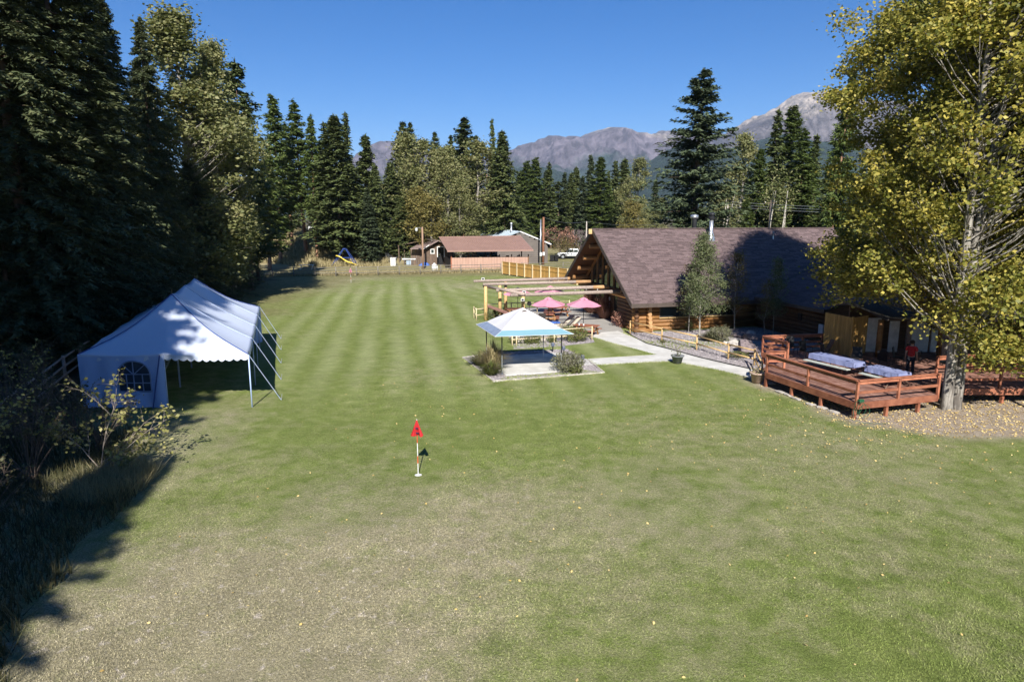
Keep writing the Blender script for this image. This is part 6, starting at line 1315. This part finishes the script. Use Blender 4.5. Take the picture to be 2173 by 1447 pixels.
o, a, b = framer(928, 943, 524, 545, 'door_frame'); mb = ob(); mb.box(((a.x+b.x)/2, Yf+1.5, 2), (3, .1, 5)); mb.build('dark_interior', M_black, od)
lw = zz_(873, 530, Yf+1.5)
for i in range(8): t0 = i/8; xm = lw.x+(xa-lw.x)*(t0+1/16); mb = ob(); zt = za-.1+0*t0; mb.box((xm, Yf+.6, (gz0+zt)/2), ((xa-lw.x)/8-.03, .05, zt-gz0)); mb.build('board', M_oldw, od)
M_rust = mat('rusty_roof', (.26, .19, .17), (.19, .14, .125), 1, (3, 1, 1), rough=.7, world=True)
def roofo(pts, m_, nm='roof'): mb = ob(); n = len(pts); pts = [Vc(p) for p in pts]; lo = [p-Vc((0, 0, .12)) for p in pts]; mb.add(pts+lo, [tuple(range(n)), tuple(range(2*n-1, n-1, -1))]+[(i, (i+1) % n, n+(i+1) % n, n+i) for i in range(n)]); return mb.build(nm, m_, od)
roofo([zz_(870, 527.5, Yf-1), zz_(898, 528, Yf-1), zz_(931, 510, Yf-1), zz_(917, 507, Yf+6), zz_(895, 514, Yf+6)], M_rust); roofo([zz_(931, 510, Yf-1), zz_(952, 524, Yf-1), zz_(940, 516, Yf+6), zz_(917, 507, Yf+6)], M_rust)
a_, b_ = zz_(844, 520.5, Yf+4), zz_(920, 506, Yf+4); roofo([a_, b_, b_+Vc((.5, 3.5, .2)), a_+Vc((.5, 3.5, .2))], M_oldw, 'lean_to_roof')
for u_ in (846, 858): p = zz_(u_, 521, Yf+4); mb = ob(); mb.box((p.x, p.y, (p.z+gz0)/2), (.15, .15, p.z-gz0)); mb.build('lean_to_post', M_oldw, od)
p = zz_(908, 528, Yf-1.05); mb = ob(); mb.beam(zz_(898, 529, Yf-1.1), zz_(911, 520, Yf-1.1), .05, .12); mb.build('white_trim', M_white, od)
# ---------------------------------------------------------------- yard things beyond the fence
def zg(u, v): # ground point on the gentle rise
    x = (u-1086.5)/F; y = (v-723.5)/F; d = (x, CP-y*SP, -SP-y*CP)
    for t in np.arange(90, 220, .25):
        X_, Y_, Z_ = d[0]*t, d[1]*t, CH+d[2]*t
        if Z_ <= gz(X_, Y_): break
    return X_, Y_, gz(X_, Y_)
x, y, z = zg(733, 565); t = thing('swing_set', 'blue metal play frame with a yellow slide on the grass beyond the fence', 'play frame', (x, y, z))
for s in (-1, 1):
    mb = MB(); mb.tube([(-2.2, s*.9, 0), (-.2, s*.25, 2.9)], .07, 6); mb.build('leg', M_bluep, t); mb = MB(); mb.tube([(2.0, s*.9, 0), (.2, s*.25, 2.9)], .07, 6); mb.build('leg', M_bluep, t)
    mb = MB(); mb.tube([(-1.2, s*.6, 1.4), (1.1, s*.6, 1.4)], .05, 6); mb.build('brace', M_bluep, t)
mb = MB(); mb.box((0, 0, 2.9), (.5, 1.0, .18)); mb.build('top_bar', M_bluep, t)
vs = []; 
for i in range(9):
    f = i/8; xx = -1.3+3.4*f; zz2 = 1.75-1.65*f+.12*math.sin(f*9); vs += [(xx, -1.15, zz2+.12), (xx, -1.1, zz2), (xx, -.65, zz2), (xx, -.6, zz2+.12)]
mb = MB(); mb.add(vs, [(4*i+k, 4*i+k+1, 4*i+5+k, 4*i+4+k) for i in range(8) for k in range(3)]); mb.build('slide', M_yel, t)
def boxthing(name, lab, u, v, dims, m, cat, extra=None, rz=0):
    x, y, z = zg(u, v); t = thing(name, lab, cat, (x, y, z), rz); mb = MB(); mb.box((0, 0, dims[2]/2), dims); mb.build('body', m, t)
    if extra: extra(t)
    return t
def _lid(t): mb = MB(); mb.box((0, 0, 1.32), (1.0, .8, .1)); mb.build('lid', M_white, t)
boxthing('storage_box', 'white upright box beside the wire pen', 835, 564, (.85, .7, 1.25), M_white, 'box', _lid)
def _tub(t):
    mb = MB(); mb.box((0, 0, 1.0), (2.3, 1.0, .22)); mb.build('tray', M_white, t)
    for sx in (-.85, .85): mb = MB(); mb.box((sx, -.1, .45), (.12, .6, .9)); mb.build('leg', M_oldw, t)
    g = np.random.default_rng(8); P = g.normal(0, 1, (160, 3))*[.6, .3, .3]+[0, 0, 1.4]; V, Fc = leaves(P, .22, g, .8); link('clutter', rawmesh('clutter', V, Fc, [LM['aspen']]), t, kind='stuff')
boxthing('potting_table', 'white potting table with a pale blue bin beneath it', 869, 562, (1.0, .5, .75), mat('pale_blue_plastic', (.36, .45, .55)), 'table', _tub)
x, y, z = zg(898, 565); me_ = rock('crumpled blue tarp heap left of the white tank', x, y, (1.2, .7, .6), M_bluet, 9); me_.name = 'blue_tarp'; me_['category'] = 'tarp'; me_.location.z = z+.1
x, y, z = zg(922, 575); t = thing('water_tank', 'white plastic tank standing just behind the fence', 'tank', (x, y, z)); mb = MB(); mb.lathe((0, 0, 0), [(.42, 0), (.44, .3), (.44, .9), (.3, 1.05), (.15, 1.1), (.14, 1.2), (.02, 1.22)], 14); mb.build('shell', M_white, t, True); mb = MB(); mb.tube([(.5, 0, .9), (.5, 0, .1)], .06, 6); mb.build('pipe', M_white, t); mb = MB(); mb.lathe((0, 0, 1.18), [(.16, 0), (.16, .08)], 10); mb.build('cap', M_white, t)
x, y, z = zg(915, 551); t = thing('wheelbarrow', 'dark wheelbarrow in front of the old shed', 'wheelbarrow', (x, y, z)); mb = MB(); mb.add([(-.7, -.4, .7), (.6, -.4, .7), (.6, .4, .7), (-.7, .4, .7), (-.35, -.2, .3), (.35, -.2, .3), (.35, .2, .3), (-.35, .2, .3)], [(0, 4, 5, 1), (1, 5, 6, 2), (2, 6, 7, 3), (3, 7, 4, 0), (4, 7, 6, 5)]); mb.build('tray', M_darkm, t); mb = MB(); mb.tube([(.5, -.06, .2), (.5, .06, .2)], .2, 12); mb.build('wheel', M_rubber, t); mb = MB(); mb.tube([(.5, 0, .2), (-1.1, -.3, .55)], .03, 5); mb.build('handle', M_oldw, t); mb = MB(); mb.tube([(.5, 0, .2), (-1.1, .3, .55)], .03, 5); mb.build('handle', M_oldw, t)
# wire pen
x0, y0, z0 = zg(816, 550); x1, y1, z1 = zg(834, 565); x2, y2, z2 = zg(893, 563)
pen = thing('wire_pen', 'garden pen of wire mesh on thin metal posts beyond the fence', 'fence', (x0, y0, 0)); 
P = [Vc((x0, y0, z0)), Vc((x1, y1, z1)), Vc((x2, y2, z2))]
for a, b, n in ((P[0], P[1], 6), (P[1], P[2], 7)):
    for i in range(n+1): p = a.lerp(b, i/n); mb = MB(pen.location); mb.tube([p, p+Vc((0, 0, 1.6))], .022, 5); mb.build('post', M_galv, pen)
    mb = MB(pen.location)
    for k in range(5): mb.tube([a+Vc((0, 0, .2+.33*k)), b+Vc((0, 0, .2+.33*k))], .006, 3, False)
    m2 = int((b-a).length/1.0)
    for k in range(m2): p = a.lerp(b, k/m2); mb.tube([p, p+Vc((0, 0, 1.55))], .006, 3, False)
    mb.build('wire_mesh', M_galv, pen, kind='stuff')
# utility poles
def pole(lab, u, vb, vt, Y, r_, m_, extra=None, cat='utility pole'):
    x, zt = hz(u, vt, Y); zb = gz(x, Y); t = thing('utility_pole', lab, cat, (x, Y, zb)); mb = MB(); mb.tube([(0, 0, -.3), (0, 0, zt-zb)], [r_, r_*.8], 10); mb.build('shaft', m_, t, True)
    if extra: extra(t, zt-zb)
    return Vc((x, Y, zt))
def lamp(t, h_):
    mb = MB(); mb.tube([(0, 0, h_-.3), (-.5, 0, h_-.1), (-.95, 0, h_-.15)], .04, 6); mb.build('arm', M_galv, t); mb = MB(); mb.lathe((-.95, 0, h_-.75), [(.05, 0), (.2, .15), (.22, .5), (.1, .62)], 12); mb.build('lamp', mat('lamp_housing', (.6, .62, .62)), t)
def arms(t, h_):
    mb = MB(); mb.box((0, 0, h_-.4), (1.8, .1, .12)); mb.build('cross_arm', M_oldw, t)
    for k in (-.8, 0, .8): mb = MB(); mb.lathe((k, 0, h_-.34), [(.05, 0), (.06, .1), (.03, .16)], 8); mb.build('insulator', M_white, t)
def meter(t, h_): mb = MB(); mb.box((.05, -.2, 1.9), (.35, .2, .6)); mb.build('meter_box', M_white, t)
pole('brown pole with a lamp arm in front of the old shed', 896, 560, 482, 110, .17, mat('pole_wood', (.34, .22, .15), (.24, .15, .10), 4, (2, 2, .3)), lamp)
pa = pole('thick red brown utility pole between the carport and the truck', 1153.5, 551, 461, 118, .22, mat('red_pole_wood', (.26, .12, .07)), meter); pole('slim grey pole with meter close beside the thick red brown pole', 1147.5, 551, 466, 117, .14, M_galv, meter)
pole('thin tall pole rising behind the pale metal roof', 1033, 520, 368, 140, .13, MC['pole_wood']); pb_ = pole('pale pole right of the fruit tree', 1245, 520, 470, 128, .12, mat('pale_pole', (.45, .40, .36)))
pc_ = pole('dark utility pole with a cross arm behind the lodge roof', 1636, 500, 425, 100, .16, M_trim, arms); pd = pole('pale utility pole among the birches behind the ridge', 1545, 500, 432, 95, .12, MC['pale_pole'], None)
x, z_ = hz(1990, 448, 100); pe = Vc((x, 100, z_))
def wire(lab, a, b, sag=.6):
    mb = MB(a); mb.tube([a.lerp(b, i/14)-Vc((0, 0, sag*4*(i/14)*(1-i/14))) for i in range(15)], .02, 4, False); o = tag(mb.build('overhead_wire', M_galv), lab, 'wire', 'overhead wires'); o.location = a
wire('overhead wire from the red brown pole to the pale pole', pa, pb_); wire('overhead wire from the pale pole toward the lodge ridge', pb_, Vc((hz(1400, 476, 110)[0], 110, hz(1400, 476, 110)[1])), .4)
for k, l in enumerate(('lowest overhead wire above the lodge roof', 'middle overhead wire above the lodge roof', 'top overhead wire above the lodge roof')): wire(l, Vc((pd.x, 95, pd.z-.1-.35*(2-k)+.35)), pe+Vc((0, 0, -.45+.4*k)), .3)
# birch stems behind the ridge
for k, (u_, Y_) in enumerate([(1532, 92), (1548, 90), (1628, 96), (1640, 101), (1672, 103), (1662, 98)]):
    x, zt = hz(u_, 405, Y_); t = thing('birch_tree', ['leaning white birch stem left of the pale pole', 'straight white birch stem beside the pale pole', 'white birch stem left of the cross arm pole', 'white birch stem just behind the cross arm pole', 'white birch stem in the larch group', 'thin white birch stem between the cross arm pole and the larch group'][k], 'tree', (x, Y_, 0), group='white birch stems behind the lodge'); mb = MB(); g = random.Random(k); mb.tube([(0, 0, 0), (g.uniform(-.4, .6), 0, zt*.5), (g.uniform(-.2, 1.0), 0, zt)], [.16, .12, .03], 7); mb.build('trunk', M_wbark, t, True)
    gg = np.random.default_rng(k); P = gg.normal(0, 1, (260, 3))*[.7, .7, 2.0]+[.3, 0, zt-.5]; V, Fc = leaves(P, .25, gg); link('crown', rawmesh('crown', V, Fc, [LM['olive']]), t)
# ---------------------------------------------------------------- truck and bins
x, y, z = zg(1212, 549); tr = thing('pickup_truck', 'silver white crew cab pickup parked behind the lodge gable', 'pickup truck', (x+.3, y, z), math.pi)
def P3(prof, y0, y1): return [(px_, y0, pz) for px_, pz in prof], y1-y0
prof = [(-2.95, .55), (-2.95, 1.05), (-1.05, 1.12), (-.95, 1.78), (.55, 1.86), (1.25, 1.22), (2.75, 1.12), (2.9, .95), (2.95, .5)]
def body_ext(prof, y0, y1, nm, m_, par, inset=0):
    mb = MB(); mb.extr([(a, y0, b) for a, b in prof], (0, 0, 0), (0, y1-y0, 0)); o = mb.build(nm, m_, par); md = o.modifiers.new('b', 'BEVEL'); md.width = .06; md.segments = 2; return o
bdy = body_ext([(-2.95, .5), (-2.95, 1.08), (2.3, 1.16), (2.85, 1.08), (2.95, .5)], -1, 1, 'body', M_truck, tr); cab = body_ext([(-1.1, 1.05), (-1.0, 1.80), (-.8, 1.88), (.6, 1.88), (.8, 1.82), (1.45, 1.05)], -.88, .88, 'cab', M_truck, tr)
for s in (-1, 1):
    for a0, a1 in ((-.85, -.15), (-.05, .62)): mb = MB(); mb.box(((a0+a1)/2, s*.886, 1.48), (a1-a0, .02, .44)); mb.build('side_window', M_glass, cab)
    mb = MB(); mb.add([(.70, s*.892, 1.26), (1.2, s*.892, 1.26), (.78, s*.892, 1.70), (.70, s*.892, 1.70)], [(0, 1, 2, 3)]); mb.build('side_window', M_glass, cab)
    mb = MB(); mb.box((1.0, s*1.08, 1.22), (.16, .2, .2)); mb.build('mirror', M_black, tr)
    for wx in (-1.85, 1.95):
        mb = MB(); mb.tube([(wx, s*.80, .42), (wx, s*1.02, .42)], .42, 18); o = mb.build('wheel', M_rubber, tr, True); mb = MB(); mb.tube([(wx, s*1.0, .42), (wx, s*1.03, .42)], .25, 12); mb.build('rim', M_galv, o)
        mb = MB(); mb.tube([(wx, s*.985, .46), (wx, s*1.006, .46)], .54, 18); mb.build('wheel_arch', M_black, tr)
    mb = MB(); mb.box((2.93, s*.72, .92), (.06, .35, .22)); mb.build('headlight', mat('headlight_lens', (.75, .78, .8), rough=.1), tr)
    mb = MB(); mb.box((0, s*1.005, .95), (3.0, .012, .03)); mb.build('trim_line', M_black, tr)
mb = MB(); mb.quad((.93, -.8, 1.72), (1.38, -.8, 1.17), (1.38, .8, 1.17), (.93, .8, 1.72)); 
mb = MB(); mb.add([(.835, -.8, 1.80), (1.42, -.82, 1.13), (1.42, .82, 1.13), (.835, .8, 1.80), (.86, -.8, 1.82), (1.46, -.82, 1.15), (1.46, .82, 1.15), (.86, .8, 1.82)], [(4, 5, 6, 7), (0, 3, 2, 1), (0, 1, 5, 4), (2, 3, 7, 6)]); mb.build('windscreen', M_glass, tr)
mb = MB(); mb.box((2.98, 0, .9), (.05, 1.0, .34)); mb.build('grille', M_black, tr); mb = MB(); mb.box((3.0, 0, .55), (.14, 2.0, .22)); mb.build('bumper', M_galv, tr)
mb = MB(); mb.box((0, 0, .45), (5.6, 1.7, .15)); mb.build('underbody', M_black, tr)
for k, u_ in enumerate((1171, 1180)):
    x, y, z = zg(u_, 555); t = thing('wheelie_bin', ['black wheeled bin at the left, beside the utility poles', 'black wheeled bin nearer the truck'][k], 'bin', (x, y, z), .2*k, 'wheeled bins near the truck'); mb = MB(); mb.add([(-.3, -.35, .05), (.3, -.35, .05), (.3, .3, .05), (-.3, .3, .05), (-.38, -.42, 1.1), (.38, -.42, 1.1), (.38, .42, 1.1), (-.38, .42, 1.1)], [(3, 2, 1, 0), (4, 5, 6, 7), (0, 1, 5, 4), (1, 2, 6, 5), (2, 3, 7, 6), (3, 0, 4, 7)]); mb.build('body', M_black, t)
    mb = MB(); mb.box((0, 0, 1.13), (.82, .9, .08), 0, -.06); mb.build('lid', M_black, t)
    for s in (-1, 1): mb = MB(); mb.tube([(s*.3, .38, .13), (s*.36, .38, .13)], .13, 10); mb.build('wheel', M_rubber, t)
# fruit trees with bare purplish twigs behind the truck
def twigtree(lab, u_, vb, h_, r_, seed, col, key=None):
    x, y, z = zg(u_, vb); g = np.random.default_rng(seed); t = thing('fruit_tree', lab, 'tree', (x, y, z)); b = MB(); P = []
    b.tube([(0, 0, -.1), (.1, 0, h_*.3)], [.25, .18], 8)
    def grow(p, d, L, w_, dep):
        e = p+d*L; b.tube([p, p.lerp(e, .5)+Vc(g.normal(0, .04*L, 3)), e], [w_, w_*.8, w_*.6], 4 if dep < 4 else 5, False)
        if dep == 0: P.append(e); return
        for _ in range(3): grow(e, (d+Vc(g.normal(0, .5, 3))+Vc((0, 0, .06))).normalized(), L*.74, w_*.58, dep-1)
    for k in range(4): a = k*1.57+g.uniform(0, .6); grow(Vc((.1, 0, h_*.28)), Vc((math.cos(a)*.75, math.sin(a)*.75, .7)).normalized(), h_*.23, .11, 4)
    b.build('trunk', col, t)
    P = np.array([tuple(p) for p in P]); n_ = 3 if key else 0
    if n_: P = np.repeat(P, 4, 0)+g.normal(0, .3, (len(P)*4, 3)); V, Fc = leaves(P, .2, g); link('leaves', rawmesh('leaves', V, Fc, [LM[key]]), t)
M_ptwig = mat('purple_twig', (.24, .19, .19), (.16, .12, .125), 5)
twigtree('bare purplish fruit tree directly behind the truck', 1228, 545, 6.2, 3, 91, M_ptwig); twigtree('rusty leaved fruit tree left of the bare purplish one', 1188, 546, 6.4, 3, 92, M_dtwig, 'red'); twigtree('olive brown low fruit tree behind the bins', 1200, 549, 4.2, 3, 93, M_dtwig, 'aspen_dry')
# white trailer glimpses through the left wood and white bench by the fence
for u_, v_, w_, l in ((680, 512, 5, 'white trailer glimpsed between the larch trunks'), (585, 508, 4, 'white trailer glimpsed low at the left behind the knoll')):
    x, z = hz(u_, v_, 165); t = thing('white_trailer', l, 'trailer', (x, 165, gz(x, 165)), 0); mb = MB(); mb.box((0, 0, 1.5), (w_, 2.2, 2.2)); mb.build('body', M_white, t); mb = MB(); mb.box((0, -1.11, 1.8), (1.2, .04, .7)); mb.build('window', M_glass, t)
    for s in (-1, 1): mb = MB(); mb.tube([(s, -1.1, .4), (s, -.8, .4)], .4, 12); mb.build('wheel', M_rubber, t)
x, y, z = zg(650, 572); t = thing('white_bench', 'small white slatted bench behind the back fence', 'bench', (x, y, z), .1)
for k in range(3): mb = MB(); mb.box((0, -.2+.2*k, .75), (2.4, .16, .05)); mb.build('slat', M_white, t)
for s in (-1, 1): mb = MB(); mb.beam((s*.9, -.5, 0), (s*.9+.2, .5, .72), .08, .08); mb.beam((s*.9, .5, 0), (s*.9+.2, -.5, .72), .08, .08); mb.build('leg', M_white, t)
x, y, z = zg(1068, 570); t = thing('metal_gate', 'small rust brown tubular gate standing by the carport wall', 'gate', (x+.3, y-1, z), 0)
mb = MB(); mb.tube([(-1, 0, .2), (-1, 0, 1.6), (-.8, 0, 1.8), (.8, 0, 1.8), (1, 0, 1.6), (1, 0, .2)], .05, 6); mb.build('frame', M_deck, t)
for k in (-.5, 0, .5): mb = MB(); mb.tube([(k, 0, .6), (k, 0, 1.8)], .03, 5); mb.build('bar', M_deck, t)
mb = MB(); mb.tube([(-1, 0, .9), (1, 0, .9)], .04, 5); mb.build('bar', M_deck, t)
